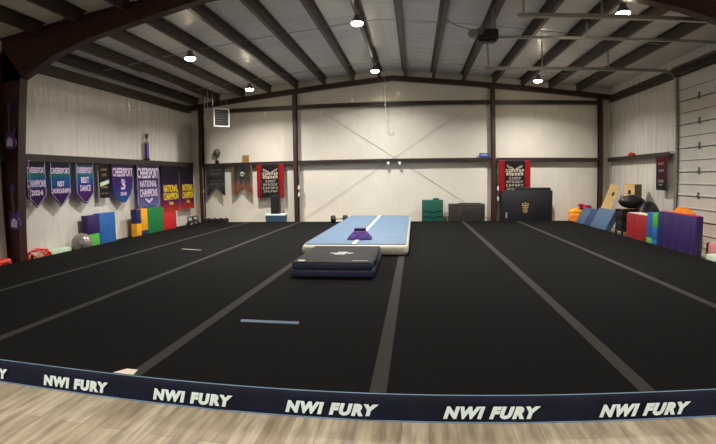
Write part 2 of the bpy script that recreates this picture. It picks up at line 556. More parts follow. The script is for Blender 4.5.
# end wall: columns, rafter, girts
col_names = {-6.58: 'dark red steel corner column at the left end of the back wall',
             -2.98: 'dark red steel column between the red banner and the centre of the back wall',
             3.85: 'dark red steel column beside the red and black banner right of centre',
             7.58: 'dark red steel corner column at the right end of the back wall'}
for x, lab in col_names.items():
    bm = bmesh.new()
    h = zb(x) - 0.17
    add_box(bm, (0, 0, h / 2), (0.012, 0.16, h))
    add_box(bm, (0, -0.09, h / 2), (0.13, 0.016, h))
    add_box(bm, (0, 0.09, h / 2), (0.13, 0.016, h))
    add_box(bm, (0, 0, 0.008), (0.22, 0.24, 0.016))
    c = obj('steel_column', bm, M['red_steel'], loc=(x, 15.90, 0))
    tag(c, lab, 'column', 'end wall columns')
er = thing('end_rafter', 'dark red steel roof beam following the gable along the top of the back wall', 'roof beam', (0, 15.90, 0))
for s in (-1, 1):
    x0, x1 = (XL, RX) if s < 0 else (RX, XR)
    def q(x, d): return (x, zb(x) + d)
    bm = bmesh.new()
    web_flange(bm, [q(x0, -.17), q(x1, -.17), q(x1, -.006), q(x0, -.006)], fl=.17, edges=[(q(x0, -.16), q(x1, -.16)), (q(x0, -.014), q(x1, -.014))])
    obj('beam_half', bm, M['red_steel'], er)

def girt(name, a, b, z, lab, grp='wall girts', h=0.125):
    """channel from a to b (xy), web to the room, lips top and bottom"""
    a, b = Vector(a), Vector(b)
    d = b - a
    L = d.length
    ang = math.atan2(d.y, d.x)
    bm = bmesh.new()
    add_box(bm, (0, 0, 0), (L, 0.008, h))
    add_box(bm, (0, 0.074, h / 2 - .0015), (L, 0.148, 0.007))
    add_box(bm, (0, 0.074, .0015 - h / 2), (L, 0.148, 0.007))
    m = (a + b) / 2
    o = obj(name, bm, M['girt'], loc=(m.x, m.y, z))
    o.rotation_euler = (0, 0, ang)
    return tag(o, lab, 'beam', grp)
ZG, ZG2 = 2.235, 4.19
yg = 15.86
segs = [(-6.44, -3.06, 'left'), (-2.90, 3.77, 'middle'), (3.93, 7.50, 'right')]
for x0, x1, nm in segs:
    girt('wall_girt', (x0, yg), (x1, yg), ZG, 'dark steel rail at door height across the %s bay of the back wall' % nm)
    girt('wall_girt', (x0, yg), (x1, yg), ZG2, 'upper dark steel rail across the %s bay of the back wall, under the gable beam' % nm)
girt('wall_girt', (XL + .19, 7.62), (XL + .19, 15.78), ZG + .03, 'dark steel rail along the left wall that the pennants hang from', h=.16)
girt('wall_girt', (XL + .19, 0.2), (XL + .19, 7.38), ZG + .03, 'dark steel rail on the left wall on the camera side of the big frame column', h=.16)
girt('wall_girt', (XR - .19, 15.78), (XR - .19, DY1 + .12), ZG, 'dark steel rail on the right wall between the corner and the overhead door')

# purlins
PX = [-6.72, -5.85, -4.87, -3.87, -2.87, -1.87, -0.86, 0.04, 0.86, 1.82, 2.84, 3.87, 4.84, 5.80, 6.78]
ordn = ['first', 'second', 'third', 'fourth', 'fifth', 'sixth', 'seventh', 'eighth']
def cbeam(x, y0, y1, flip):
    bm = bmesh.new()
    w_, h = 0.075, 0.235
    sg = -1 if flip else 1
    add_box(bm, (0, 0, h / 2), (0.008, y1 - y0, h))
    add_box(bm, (sg * w_ / 2, 0, 0.005), (w_, y1 - y0, 0.008))
    add_box(bm, (sg * w_, 0, 0.018), (0.008, y1 - y0, 0.030))
    add_box(bm, (-sg * w_ / 2, 0, h - 0.006), (w_, y1 - y0, 0.008))
    add_box(bm, (0, y1 - (y0 + y1) / 2 - 0.11, -0.003), (0.09, 0.14, 0.012))
    return bm
left = [x for x in PX if x < RX][::-1]
right = [x for x in PX if x > RX]
for side, lst in (('left', left), ('right', right)):
    for k, x in enumerate(lst):
        o = obj('roof_purlin', cbeam(x, 7.62, 15.98, side == 'left'), M['brown_steel'], loc=(x, 11.80, zb(x)))
        tag(o, 'brown steel roof purlin beyond the big frame, %s to the %s of the ridge' % (ordn[k], side), 'roof purlin', 'roof purlins of the back bay')
        if abs(x) < 5.9:
            o2 = obj('roof_purlin', cbeam(x, -5.9, 7.38, side == 'left'), M['brown_steel'], loc=(x, 0.74, zb(x)))
            tag(o2, 'brown steel roof purlin in front of the big frame, %s %s of the ridge' % (ordn[k], side), 'roof purlin', 'roof purlins of the near bay')
for x, nm in ((XL + .06, 'left'), (XR - .06, 'right')):
    bm = bmesh.new()
    add_box(bm, (0, 0, 0), (0.10, 8.1, 0.24)); add_box(bm, (.05 if nm == 'left' else -.05, 0, -.115), (0.1, 8.1, 0.01))
    o = obj('eave_strut', bm, M['brown_steel'], loc=(x, 11.75, 4.30))
    tag(o, 'dark steel eave beam along the top of the %s wall' % nm, 'beam')

# thin rods crossing below the roof
for y, dz, nm in ((10.3, 0.06, 'nearer'), (14.1, 0.10, 'farther')):
    bm = bmesh.new()
    add_tube(bm, [(-6.6, 0, zb(-6.6) + dz), (RX, 0, zb(RX) + dz), (7.0, 0, zb(7.0) + dz)], 0.009, 6)
    for x in PX[1:-1]:
        add_box(bm, (x, 0, zb(x) + dz), (0.03, 0.02, 0.03))
    tag(obj('sag_rod', bm, M['galv'], loc=(0, y, 0)), 'thin galvanised rod crossing all the roof purlins, the %s of two' % nm, 'rod')

# cable bracing behind / against the back wall facing
for a, b, nm in (((-2.75, 4.45), (3.7, 0.25), 'falling to the right'), ((3.7, 4.45), (-2.75, 0.25), 'falling to the left')):
    bm = bmesh.new()
    add_tube(bm, [(a[0], 0 if 'left' in nm else .004, a[1]), (b[0], 0 if 'left' in nm else .004, b[1])], 0.005, 6)
    tag(obj('brace_cable', bm, M['wire_line'], loc=(0, 16.03 + (-.018 if 'left' in nm else 0), 0)), 'thin diagonal bracing cable across the middle bay of the back wall, %s' % nm, 'cable')

# ------------------------------------------------------------------ lamps
def make_lamp(label):
    t = thing('high_bay_lamp', label, 'lamp', group='high bay lamps')
    bm = bmesh.new()
    add_lathe(bm, [(0, .05), (.122, .05), (.128, .07), (.11, .10), (.075, .15), (.06, .165), (.06, .21), (.045, .225), (0, .225)], 28)
    sm(obj('lamp_housing', bm, M['lamp_body'], t))
    bm = bmesh.new()
    add_lathe(bm, [(0, .0), (.06, .003), (.10, .014), (.118, .034), (.12, .052), (0, .052)], 28)
    sm(obj('lamp_lens', bm, M['lamp_glass'], t))
    bm = bmesh.new()
    add_tube(bm, [(0, 0, .22), (0, 0, .29)], .012, 8)
    add_tube(bm, [(0.025 * math.cos(a), 0, .30 + .025 * math.sin(a)) for a in [k * PI / 5 for k in range(10)]], .006, 6, closed=True)
    obj('hook', bm, M['galv'], t)
    ld = bpy.data.lights.new('bulb', 'AREA')
    ld.shape = 'DISK'; ld.size = 0.22
    ld.energy = LAMP_W
    ld.color = (1.0, 0.955, 0.89)
    ld.spread = math.radians(148)
    lo = bpy.data.objects.new('bulb', ld)
    COL.objects.link(lo); lo.parent = t; lo.location = (0, 0, -0.008)
    return t
lamps = [(-3.87, 9.80, 'lit round ceiling lamp hanging closest to the big frame rafter on the left'),
         (0.04, 9.40, 'lit round ceiling lamp near the ridge, the nearer of two there'),
         (4.84, 7.95, 'lit round ceiling lamp above the overhead door tracks'),
         (-3.87, 13.75, 'lit round ceiling lamp near the white heater'),
         (0.04, 13.75, 'lit round ceiling lamp near the ridge, close to the back wall'),
         (4.84, 13.75, 'lit round ceiling lamp near the back wall, right of the ridge'),
         (-3.87, -0.2, 'round ceiling lamp over the plank floor, left of the ridge'),
         (0.04, -0.2, 'round ceiling lamp over the plank floor, at the ridge'),
         (4.84, -0.2, 'round ceiling lamp over the plank floor, right of the ridge')]
L0 = make_lamp(lamps[0][2])
def lz(x): return zb(x) - 0.325
L0.location = (lamps[0][0], lamps[0][1], lz(lamps[0][0]))
for x, y, lab in lamps[1:]:
    dup(L0, (x, y, lz(x)), 0, lab)

# ------------------------------------------------------------------ the black cheer floor
MT = 0.19
mt = thing('cheer_floor', 'large black carpeted spring floor in seven strips filling the hall', 'gym floor', (0, 0, 0))
S = 1.8288
Y0, Y1 = 2.88, 15.45
for i in range(7):
    bm = bmesh.new()
    xa = (i - 3.5) * S
    add_box(bm, (xa + S / 2, (Y0 + Y1) / 2, (MT + .0) / 2 + .002), (S - 0.002, Y1 - Y0, MT - 0.004))
    obj('carpet_strip', bm, M['carpet'], mt)
for i in range(6):
    bm = bmesh.new()
    add_box(bm, ((i - 2.5) * S, (Y0 + Y1) / 2, MT + .0005), (0.115, Y1 - Y0 - .004, 0.005))
    obj('seam_strip', bm, M['tape'], mt)
# skirt with slight waves
bm = bmesh.new()
N = 240
prev = None
for i in range(N + 1):
    x = -6.4 + 12.8 * i / N
    y_t = Y0 - 0.012
    wv = 0.006 * math.sin(x * 5.3) + 0.004 * math.sin(x * 12.1 + 1)
    ring = [bm.verts.new((x, y_t + .008, MT + 0.002)), bm.verts.new((x, y_t, MT - 0.004)), bm.verts.new((x, y_t - .004 + wv * .5, 0.12)),
            bm.verts.new((x, y_t - .012 + wv, 0.05)), bm.verts.new((x, y_t - .018 + wv, 0.004)),
            bm.verts.new((x, y_t + .008, 0.004))]
    if prev:
        for k in range(6):
            bm.faces.new((prev[k], prev[(k + 1) % 6], ring[(k + 1) % 6], ring[k]))
    prev = ring
skirt = sm(obj('skirt', bm, M['navy'], mt), 60)
bm = bmesh.new()
add_box(bm, (0, Y0 - .036, 0.006), (12.8, 0.008, 0.006)); add_box(bm, (0, Y0 - .008, MT + .002), (12.8, 0.006, 0.004))
obj('piping', bm, M['piping'], skirt)
for cx in (-2.48, -1.455, -0.425, 0.60, 1.675, 2.725):
    lettering('NWI FURY', 0.645, 0.092, M['letter_white'], skirt, cx, Y0 - .034, 0.077, shear=0.28, bold=0.07, spacing=1.2)

def on_mat(name, pts, z, th, material, lab, cat):
    bm = bmesh.new()
    a = [bm.verts.new((x, y, z)) for x, y in pts]; b = [bm.verts.new((x, y, z + th)) for x, y in pts]
    bm.faces.new(a[::-1]); bm.faces.new(b)
    for i in range(len(pts)):
        j = (i + 1) % len(pts)
        bm.faces.new((a[i], a[j], b[j], b[i]))
    return tag(obj(name, bm, material), lab, cat)
on_mat('tape_strip', [(-0.60, 4.31), (0.01, 4.31), (0.0, 4.39), (-0.62, 4.39)], MT + .001, .004, M['mat_steelblue'], 'short strip of blue tape on the black mat in front of the folded mat', 'tape')
on_mat('tape_strip', [(-3.82, 9.05), (-3.3, 8.92), (-3.3, 8.98), (-3.80, 9.12)], MT + .001, .004, M['wire_line'], 'short faint grey tape mark on the left side of the black mat', 'tape')
on_mat('paper_tag', [(-1.10, 2.885), (-0.92, 2.885), (-0.94, 2.975), (-1.04, 2.975)], MT + .004, .003, M['cream'], 'cream scrap of paper on the front edge of the black mat', 'paper')

# ------------------------------------------------------------------ air track
at_ = thing('air_track', 'long inflated tumbling track with light blue top and white sides', 'air track', (0.03, 11.82, MT + .004))
AW, AL, AH = 2.02, 6.80, 0.21
bm = bmesh.new()
t = bmesh.new(); bmesh.ops.create_cube(t, size=1.0); bmesh.ops.scale(t, vec=(AW, AL, AH), verts=t.verts)
ve = [e for e in t.edges if abs(e.verts[0].co.z - e.verts[1].co.z) > .1]
bmesh.ops.bevel(t, geom=ve, offset=0.14, segments=6, affect='EDGES', profile=0.5)
he = [e for e in t.edges if abs(e.verts[0].co.z - e.verts[1].co.z) < .01 and len(e.link_faces) == 2 and abs(abs(e.link_faces[0].normal.z) - abs(e.link_faces[1].normal.z)) > .5]
bmesh.ops.bevel(t, geom=he, offset=0.09, segments=6, affect='EDGES', profile=0.5)
bmesh.ops.translate(t, vec=(0, 0, AH / 2), verts=t.verts)
join(bm, t)
sm(obj('side_wall', bm, M['air_white'], at_), 50)
def rrect(w_, l_, r, z0, z1, cx=0, cy=0):
    t = bmesh.new()
    pts = []
    for (sx, sy, a0) in ((1, 1, 0), (-1, 1, PI / 2), (-1, -1, PI), (1, -1, 3 * PI / 2)):
        for k in range(6):
            a = a0 + k * PI / 10
            pts.append((cx + sx * (w_ / 2 - r) + r * math.cos(a), cy + sy * (l_ / 2 - r) + r * math.sin(a)))
    a = [t.verts.new((x, y, z0)) for x, y in pts]; b = [t.verts.new((x, y, z1)) for x, y in pts]
    t.faces.new(a[::-1]); t.faces.new(b)
    for i in range(len(pts)):
        j = (i + 1) % len(pts)
        t.faces.new((a[i], a[j], b[j], b[i]))
    return t
bm = rrect(AW - .09, AL - .10, .10, AH - .004, AH + .004)
obj('top_sheet', bm, M['air_blue'], at_)
bm = bmesh.new(); add_box(bm, (-0.01, 0, AH + .006), (0.075, AL - .12, 0.006))
obj('centre_line', bm, M['air_white'], at_)

# folded landing mat in front of it
fm = thing('folded_landing_mat', 'folded black and navy landing mat lying in front of the blue air track', 'gym mat', (-0.045, 7.32, MT + .004))
FW, FL = 1.19, 1.66
bm = bmesh.new()
add_box(bm, (0, 0, 0.058), (FW + .03, FL, 0.114), bev=0.025, seg=3)
sm(obj('lower_panel', bm, M['navy_vinyl'], fm))
bm = bmesh.new()
add_box(bm, (0, 0, 0.166), (FW, FL - .02, 0.108), bev=0.025, seg=3)
sm(obj('upper_panel', bm, M['navy_vinyl'], fm))
bm = bmesh.new(); add_box(bm, (0, 0.0, 0.221), (FW - .02, FL - .03, 0.014), bev=0.005)
tp = sm(obj('top_cover', bm, M['black_vinyl'], fm))
bm = bmesh.new(); add_box(bm, (FW / 2 + .008, -0.25, 0.11), (0.012, 0.5, 0.17), bev=0.004)
obj('side_flap', bm, M['black_vinyl'], fm)
Z = 0.229
def flat(bm, x, y, w_, l_, sh=0.0):
    t = bmesh.new()
    c = [(x - w_ / 2 - sh, y - l_ / 2), (x + w_ / 2 - sh, y - l_ / 2), (x + w_ / 2 + sh, y + l_ / 2), (x - w_ / 2 + sh, y + l_ / 2)]
    a = [t.verts.new((p[0], p[1], Z - .001)) for p in c]; b = [t.verts.new((p[0], p[1], Z + .002)) for p in c]
    t.faces.new(a[::-1]); t.faces.new(b)
    for i in range(4): t.faces.new((a[i], a[(i + 1) % 4], b[(i + 1) % 4], b[i]))
    join(bm, t)
bm = bmesh.new()
for k, (x, w_) in enumerate([(-.155, .02), (-.12, .025), (-.085, .018), (.10, .02), (.13, .028), (.165, .02)]):
    flat(bm, x + .03, 0.0, w_, .09, .008)
flat(bm, -.02, .012, .30, .02)
for x in (-.05, -.025, 0.0, .035, .06, .085):
    flat(bm, x, 0.0, .021, .27, .018)
flat(bm, -.012, .11, .07, .03); flat(bm, .07, .11, .07, .03); flat(bm, .07, -.10, .05, .03)
obj('logo_print', bm, M['white'], tp)
bm = bmesh.new(); flat(bm, -.47, -.70, .10, .10); obj('care_label', bm, M['cream'], tp)
bm = bmesh.new()
for k in range(11): flat(bm, .30 + k * .021, -.69, .014, .026, .002)
obj('small_print', bm, M['white'], tp)

# purple wedge block on the air track
pw = thing('purple_block', 'purple cloth-covered block with sloping sides and a dark top, on the air track', 'block', (0.06, 9.22, MT + AH + .016))
bm = bmesh.new()
lo = [(-.26, -.17, 0), (.26, -.17, 0), (.24, .17, 0), (-.24, .17, 0)]
hi = [(-.12, -.08, .17), (.12, -.08, .17), (.11, .08, .17), (-.11, .08, .17)]
A = [bm.verts.new(p) for p in lo]; B = [bm.verts.new(p) for p in hi]
bm.faces.new(A[::-1]); bm.faces.new(B)
for i in range(4): bm.faces.new((A[i], A[(i + 1) % 4], B[(i + 1) % 4], B[i]))
bmesh.ops.bevel(bm, geom=list(bm.edges), offset=.012, segments=2, affect='EDGES')
bmesh.ops.subdivide_edges(bm, edges=[e for e in bm.edges if e.calc_length() > .1], cuts=5, use_grid_fill=True)
for v in bm.verts:
    if v.co.z > .01: v.co += Vector((random.uniform(-.004, .004), random.uniform(-.004, .004), 0))
sm(obj('cover', bm, M['purple'], pw), 70)
bm = bmesh.new(); add_box(bm, (0, 0, .19), (.225, .16, .05), bev=.01)
sm(obj('top_band', bm, M['dark_purple'], pw))

# ------------------------------------------------------------------ banners
def cloth_bm(W, H, bottom, wave=0.008, nx=28, nz=16, top_w=None, ph=0.0):
    """bottom(u) with u in -1..1 gives the length of the cloth there; facing -y, hung from z=0"""
    bm = bmesh.new()
    g = []
    for j in range(nz + 1):
        row = []
        for i in range(nx + 1):
            u = -1 + 2 * i / nx
            tt = j / nz
            z = -tt * bottom(u)
            ww = W / 2 * (1 if top_w is None else top_w + (1 - top_w) * 1)
            y = wave * tt * math.sin(u * 5 + ph) + wave * .4 * math.sin(u * 11 + 2 + tt * 3 + ph)
            row.append(bm.verts.new((u * ww, y, z)))
        g.append(row)
    for j in range(nz):
        for i in range(nx):
            bm.faces.new((g[j][i], g[j][i + 1], g[j + 1][i + 1], g[j + 1][i]))
    bmesh.ops.solidify(bm, geom=list(bm.faces), thickness=0.004)
    return bm

def rods(t, W, z=0.0):
    bm = bmesh.new()
    add_tube(bm, [(-W / 2 - .02, .004, z), (W / 2 + .02, .004, z)], 0.011, 8)
    obj('hanging_rod', bm, M['dark'], t)

def bars(bm, rows, ang=0.0, y=-.014):
    """small letter-like strokes in rows; rows: (z, width, height, count)"""
    rnd = random.Random(5)
    for (z, W, h, n) in rows:
        for k in range(n):
            x = -W / 2 + W * (k + .5) / n
            cw = W / n
            st = cw * .2
            kind = rnd.randrange(4)
            if kind in (0, 1, 3): add_box(bm, (x - cw * .25, y, z), (st, .002, h))
            if kind in (0, 2): add_box(bm, (x + cw * .22, y, z), (st, .002, h))
            if kind in (1, 2, 3): add_box(bm, (x, y, z + h * .38), (cw * .68, .002, h * .22))
            if kind in (0, 1): add_box(bm, (x, y, z), (cw * .6, .002, h * .2))
            if kind in (2, 3): add_box(bm, (x, y, z - h * .38), (cw * .68, .002, h * .22))

def edge_trim(t, W, bottom, material, inset=0.03, wd=.012, top=-.02):
    bm = bmesh.new()
    n = 24
    pts = []
    for i in range(n + 1):
        u = -1 + 2 * i / n
        pts.append((u * (W / 2 - inset), -.014, -(bottom(u) - inset * 1.2)))
    pts = [(-(W / 2 - inset), -.014, top)] + pts + [(W / 2 - inset, -.014, top)]
    for a, b in zip(pts, pts[1:]):
        add_tube(bm, [a, b], wd / 2, 5)
    obj('edge_trim', bm, material, t)

WX = XL + .19 + .02     # plane of the left banners (room side of the rail)
pent = lambda H, d: (lambda u: H - d * abs(u))
def pent_flat(H, d):
    return lambda u: H - d * max(0.0, abs(u) * 1.0 - 0.0)
teal_ramp = ramp_mat('teal_to_purple_dye', [(0.0, (70, 24, 96)), (0.34, (92, 40, 130)), (0.46, (44, 84, 170)), (0.62, (30, 110, 178)), (0.74, (30, 140, 146)), (0.80, (24, 110, 120)), (0.86, (90, 120, 150)), (0.97, (46, 40, 66))])
stripe_ramp = ramp_mat('striped_dye', [(0.0, (64, 20, 80)), (0.42, (84, 30, 110)), (0.44, (34, 90, 170)), (0.66, (30, 104, 176)), (0.68, (26, 140, 130)), (0.80, (26, 130, 124)), (0.82, (40, 30, 60)), (1.0, (40, 30, 60))])
violet_ramp = ramp_mat('violet_dye', [(0.0, (30, 110, 170)), (0.2, (50, 84, 170)), (0.45, (70, 50, 140)), (0.7, (84, 40, 124)), (0.76, (50, 30, 80)), (1.0, (60, 40, 90))])
pale_ramp = ramp_mat('pale_violet_dye', [(0.0, (60, 60, 150)), (0.10, (120, 130, 190)), (0.3, (110, 100, 160)), (0.5, (96, 80, 140)), (0.66, (80, 60, 120)), (0.75, (50, 34, 76)), (1.0, (70, 50, 90))])
flame_ramp = ramp_mat('flame_dye', [(0.0, (224, 84, 40)), (0.10, (200, 50, 60)), (0.22, (110, 34, 110)), (0.5, (60, 30, 110)), (0.62, (50, 24, 70)), (0.75, (38, 20, 44)), (1.0, (30, 18, 34))], warp=0.16, wscale=7)

def left_banner(y0, y1, H, label, material, bottom, rows, fontmat, name='pennant', trim=None, z=2.19):
    Wd = (y1 - y0)
    t = thing(name, label, 'banner', (WX, (y0 + y1) / 2, z), PI / 2, 'banners on the left wall')
    obj('cloth', cloth_bm(Wd, H, bottom, ph=y0), material, t)
    rods(t, Wd)
    for (txt, wd, h, zz, fm_) in rows:
        lettering(txt, wd * Wd, h, fm_ or fontmat, t, 0, -.014, -zz, bold=0.03)
    if trim: edge_trim(t, Wd, bottom, trim)
    return t
left_banner(7.86, 8.44, 1.02, 'narrow teal and purple pennant nearest the big frame column, ending in a point', stripe_ramp, lambda u: 1.02 - .25 * abs(u),
            [('CHEERSPORT', .92, .13, .19, None), ('CHAMPIONS', .92, .16, .48, None), ('2024', .6, .12, .68, None)], M['lilac'], trim=M['lilac'])
left_banner(8.56, 9.24, 1.03, 'blue and purple pointed pennant reading BEST CHOREOGRAPHY', stripe_ramp, lambda u: 1.03 - .28 * abs(u),
            [('CHEERSPORT', .9, .14, .20, None), ('BEST', .35, .12, .50, None), ('CHOREOGRAPHY', .94, .11, .66, None)], M['lilac'], trim=M['lilac'])
left_banner(9.42, 10.10, 1.00, 'teal to purple pointed pennant reading BEST DANCE', teal_ramp, lambda u: 1.00 - .26 * max(0, abs(u) - .15),
            [('CHEERSPORT', .84, .15, .18, None), ('BEST', .45, .15, .42, None), ('DANCE', .58, .15, .62, None)], M['lilac'], trim=M['lilac'])
tb = left_banner(10.32, 10.74, .90, 'small black rectangular banner between two purple pennants', M['cloth_black'], lambda u: .90, [], M['lilac'], name='black_banner')
bm = bmesh.new(); bars(bm, [(-.16, .3, .05, 5), (-.30, .2, .07, 3), (-.62, .3, .05, 6), (-.78, .28, .04, 6)]); obj('lettering', bm, M['gold'], tb)
bm = bmesh.new(); add_prism(bm, [(-.19, -.50), (.19, -.42), (.19, -.52), (-.19, -.60)], -.018, -.014); obj('ribbon', bm, M['mat_pale'], tb)
left_banner(10.86, 11.86, 1.07, 'violet pennant with a rounded point reading 3RD', violet_ramp, lambda u: 0.42 + .65 * math.sqrt(max(0, 1 - abs(u) ** 1.7)),
            [('CHEERSPORT', .94, .24, .22, None), ('3', .2, .30, .56, None), ('RD', .16, .10, .48, None), ('2018', .28, .10, .82, None)], M['lilac'])
left_banner(12.05, 13.28, 1.34, 'pale violet banner with a clipped bottom reading NATIONAL CHAMPIONS', pale_ramp, lambda u: 1.34 - .12 * max(0, abs(u) - .6) / .4,
            [('CHEERSPORT', .94, .32, .24, None), ('NATIONAL', .76, .20, .56, None), ('CHAMPIONS', .80, .24, .84, None), ('V', .4, .14, 1.08, None)], M['lilac'], trim=M['lilac'])
for (y0, y1, lab) in ((13.46, 14.58, 'dark purple banner with flames and yellow letters, next to the pale violet banner'), (14.74, 15.70, 'dark purple banner with flames and yellow letters, nearest the back left corner')):
    left_banner(y0, y1, 1.50, lab, flame_ramp, lambda u: 1.49 + .02 * u,
                [('NATIONAL', .84, .24, .74, None), ('CHAMPION', .86, .24, 1.0, None), ('1st', .25, .12, 1.22, None)], M['yellow_letter'], name='flame_banner')

# back wall banners
YBN = 15.835
dark_ramp = ramp_mat('dark_smoky_dye', [(0, (30, 31, 34)), (.35, (92, 96, 98)), (.5, (36, 38, 42)), (.7, (84, 88, 88)), (1, (40, 42, 46))], warp=.5, wscale=5)
mult_ramp = ramp_mat('smoky_multicolour_dye', [(0, (140, 62, 56)), (.3, (158, 108, 96)), (.5, (64, 84, 84)), (.7, (90, 74, 60)), (.85, (50, 60, 58)), (1, (60, 44, 42))], warp=.7, wscale=5)
def swallow(x0, x1, zt, Hs, Hc, material, label):
    Wd = x1 - x0
    t = thing('swallowtail_banner', label, 'banner', ((x0 + x1) / 2, YBN, zt), 0, 'banners on the back wall')
    f = lambda u: Hc + (Hs - Hc) * abs(u)
    obj('cloth', cloth_bm(Wd, Hs, f, wave=.012, ph=x0), material, t)
    rods(t, Wd)
    return t, f, Wd
t, f, Wd = swallow(-6.38, -5.64, 2.215, 1.12, .80, dark_ramp, 'dark grey swallowtail banner with silver script, left of the two on the back wall')
bm = bmesh.new(); bars(bm, [(-.16, .5, .05, 7), (-.30, .36, .08, 4), (-.56, .5, .05, 8), (-.66, .6, .04, 9)]); obj('lettering', bm, M['galv'], t)
edge_trim(t, Wd, f, M['rubber'])
t, f, Wd = swallow(-5.34, -4.58, 2.215, 1.10, .78, mult_ramp, 'smoky multicoloured swallowtail banner with orange edges on the back wall')
bm = bmesh.new(); add_lathe(bm, [(0, -.09), (.07, -.05), (.09, 0), (.07, .05), (0, .09)], 14, T(0, -.014, -.33) @ Matrix.Diagonal((1, .05, 1, 1))); obj('face_print', bm, M['rope'], t)
bm = bmesh.new(); add_box(bm, (0, -.018, -.34), (.14, .004, .035)); add_box(bm, (0, -.018, -.46), (.2, .004, .03)); obj('lettering', bm, M['dark'], t)
edge_trim(t, Wd, f, M['mat_yellow'], wd=.008)
def red_banner(x0, x1, H, label):
    Wd = x1 - x0
    t = thing('red_and_black_banner', label, 'banner', ((x0 + x1) / 2, YBN - .02, 2.20), 0, 'banners on the back wall')
    obj('cloth', cloth_bm(Wd, H, lambda u: H, wave=.014, ph=x0), M['cloth_black'], t)
    rods(t, Wd)
    for s in (-1, 1):
        sw = Wd * .18
        bm = cloth_bm(sw, H + .01, lambda u: H + .01 + .02 * u, wave=.01, ph=s)
        bmesh.ops.translate(bm, vec=(s * (Wd / 2 - sw / 2), -.018, 0), verts=bm.verts)
        obj('side_stripe', bm, M['cloth_red'], t)
    # winged emblem
    bm = bmesh.new()
    for s in (-1, 1):
        for k in range(5):
            x = s * (.04 + k * .05)
            z = -.20 - .035 * (4 - k) * .6
            add_box(bm, (0, 0, 0), (.012, .003, .12), T(x, -.022, z, 0, s * (.75 - k * .08), 0))
            add_box(bm, (0, 0, 0), (.012, .003, .09), T(x, -.022, z - .20, 0, -s * .7, 0))
    bars(bm, [(-.34, Wd * .62, .09, 7), (-.46, Wd * .56, .09, 6)], y=-.022)
    obj('winged_emblem', bm, M['cream'], t)
    bm = bmesh.new()
    bars(bm, [(-.60, Wd * .40, .08, 5), (-.72, Wd * .54, .08, 6), (-.84, Wd * .58, .08, 6), (-.96, Wd * .54, .07, 6)], y=-.022)
    obj('lettering', bm, M['rope'], t)
    return t
red_banner(-4.40, -3.40, 1.17, 'black banner with red side stripes left of centre, hanging above the black speaker')
red_banner(4.02, 5.10, 1.16, 'black banner with red side stripes right of centre, hanging over the tall black panel')
# narrow banner by the overhead door
t = thing('narrow_banner', 'narrow red and navy banner on the right wall beside the overhead door', 'banner', (XR - .22, 12.10, 2.20), -PI / 2)
nar = ramp_mat('red_navy_dye', [(0, (30, 30, 40)), (.28, (32, 36, 60)), (.35, (90, 24, 40)), (.6, (70, 40, 70)), (.8, (120, 24, 36)), (1, (100, 20, 30))], warp=.15)
obj('cloth', cloth_bm(.58, .90, lambda u: .90), nar, t); rods(t, .5)
bm = bmesh.new(); bars(bm, [(-.66, .34, .07, 4), (-.76, .2, .05, 3), (-.2, .3, .05, 4), (-.38, .3, .06, 4)]); obj('lettering', bm, M['rope'], t)

# ------------------------------------------------------------------ things on the girts
def on_girt_z(): return ZG + .0665
t = thing('trophy_cup', 'tall purple column trophy with a gilt figure, standing on the left rail', 'trophy', (WX + .05, 13.0, on_girt_z()), PI / 2)
t.location.x = XL + .12; t.location.y = 12.8; t.location.z = ZG + .113
bm = bmesh.new(); add_box(bm, (0, 0, .03), (.15, .12, .06), bev=.008); obj('base', bm, M['dark'], t)
bm = bmesh.new()
for s in (-.045, .045):
    add_tube(bm, [(s, 0, .06), (s, 0, .52)], .042, 10)
obj('columns', bm, mat('metallic_purple', (92, 40, 150), .3, metal=.6), t)
bm = bmesh.new(); add_box(bm, (0, 0, .54), (.16, .11, .035), bev=.006); add_box(bm, (0, 0, .30), (.03, .07, .44)); obj('shelf_plate', bm, M['galv'], t)
bm = bmesh.new()
add_lathe(bm, [(.03, .56), (.015, .60), (.02, .66), (.05, .72), (.062, .80), (.055, .81), (0, .74)], 14)
add_tube(bm, [(-.055, 0, .78), (-.085, 0, .74), (-.06, 0, .69), (-.02, 0, .68)], .007, 6); add_tube(bm, [(.055, 0, .78), (.085, 0, .74), (.06, 0, .69), (.02, 0, .68)], .007, 6)
sm(obj('cup', bm, mat('dull_gilt', (120, 116, 80), .45, metal=.5), t))
t = thing('trophy_cup', 'small dark silver trophy on the back rail above the grey swallowtail banner', 'trophy', (-5.98, 15.95, on_girt_z()))
bm = bmesh.new(); add_box(bm, (0, 0, .05), (.12, .09, .10), bev=.008); obj('base', bm, M['dark'], t)
bm = bmesh.new(); add_lathe(bm, [(.03, .10), (.02, .16), (.03, .22), (.10, .30), (.12, .40), (.105, .47), (.05, .52), (0, .53)], 14)
for s in (-1, 1): add_tube(bm, [(s * .10, 0, .42), (s * .15, 0, .38), (s * .12, 0, .30), (s * .06, 0, .27)], .008, 6)
sm(obj('cup', bm, mat('tarnished_silver', (112, 110, 100), .4, metal=.6), t))
t = thing('award_plaque', 'small gold-framed award on the back rail above the smoky swallowtail banner', 'plaque', (-4.86, 15.95, on_girt_z()))
bm = bmesh.new()
for s in (-1, 1): add_box(bm, (s * .115, 0, .13), (.03, .03, .26), bev=.004)
for z_ in (.015, .245): add_box(bm, (0, 0, z_), (.24, .03, .03), bev=.004)
obj('frame', bm, M['gold'], t)
bm = bmesh.new(); add_box(bm, (0, .004, .13), (.20, .012, .20)); obj('picture', bm, mat('amber_picture', (150, 104, 66), .5, noise=.3, scale=20), t)
t = thing('small_blue_sign', 'small blue sign with pale writing on the back rail beside the column right of centre', 'sign', (3.53, 15.93, on_girt_z()))
bm = bmesh.new(); add_box(bm, (0, 0, .08), (.32, .05, .16), bev=.006); obj('board', bm, M['sign_blue'], t)
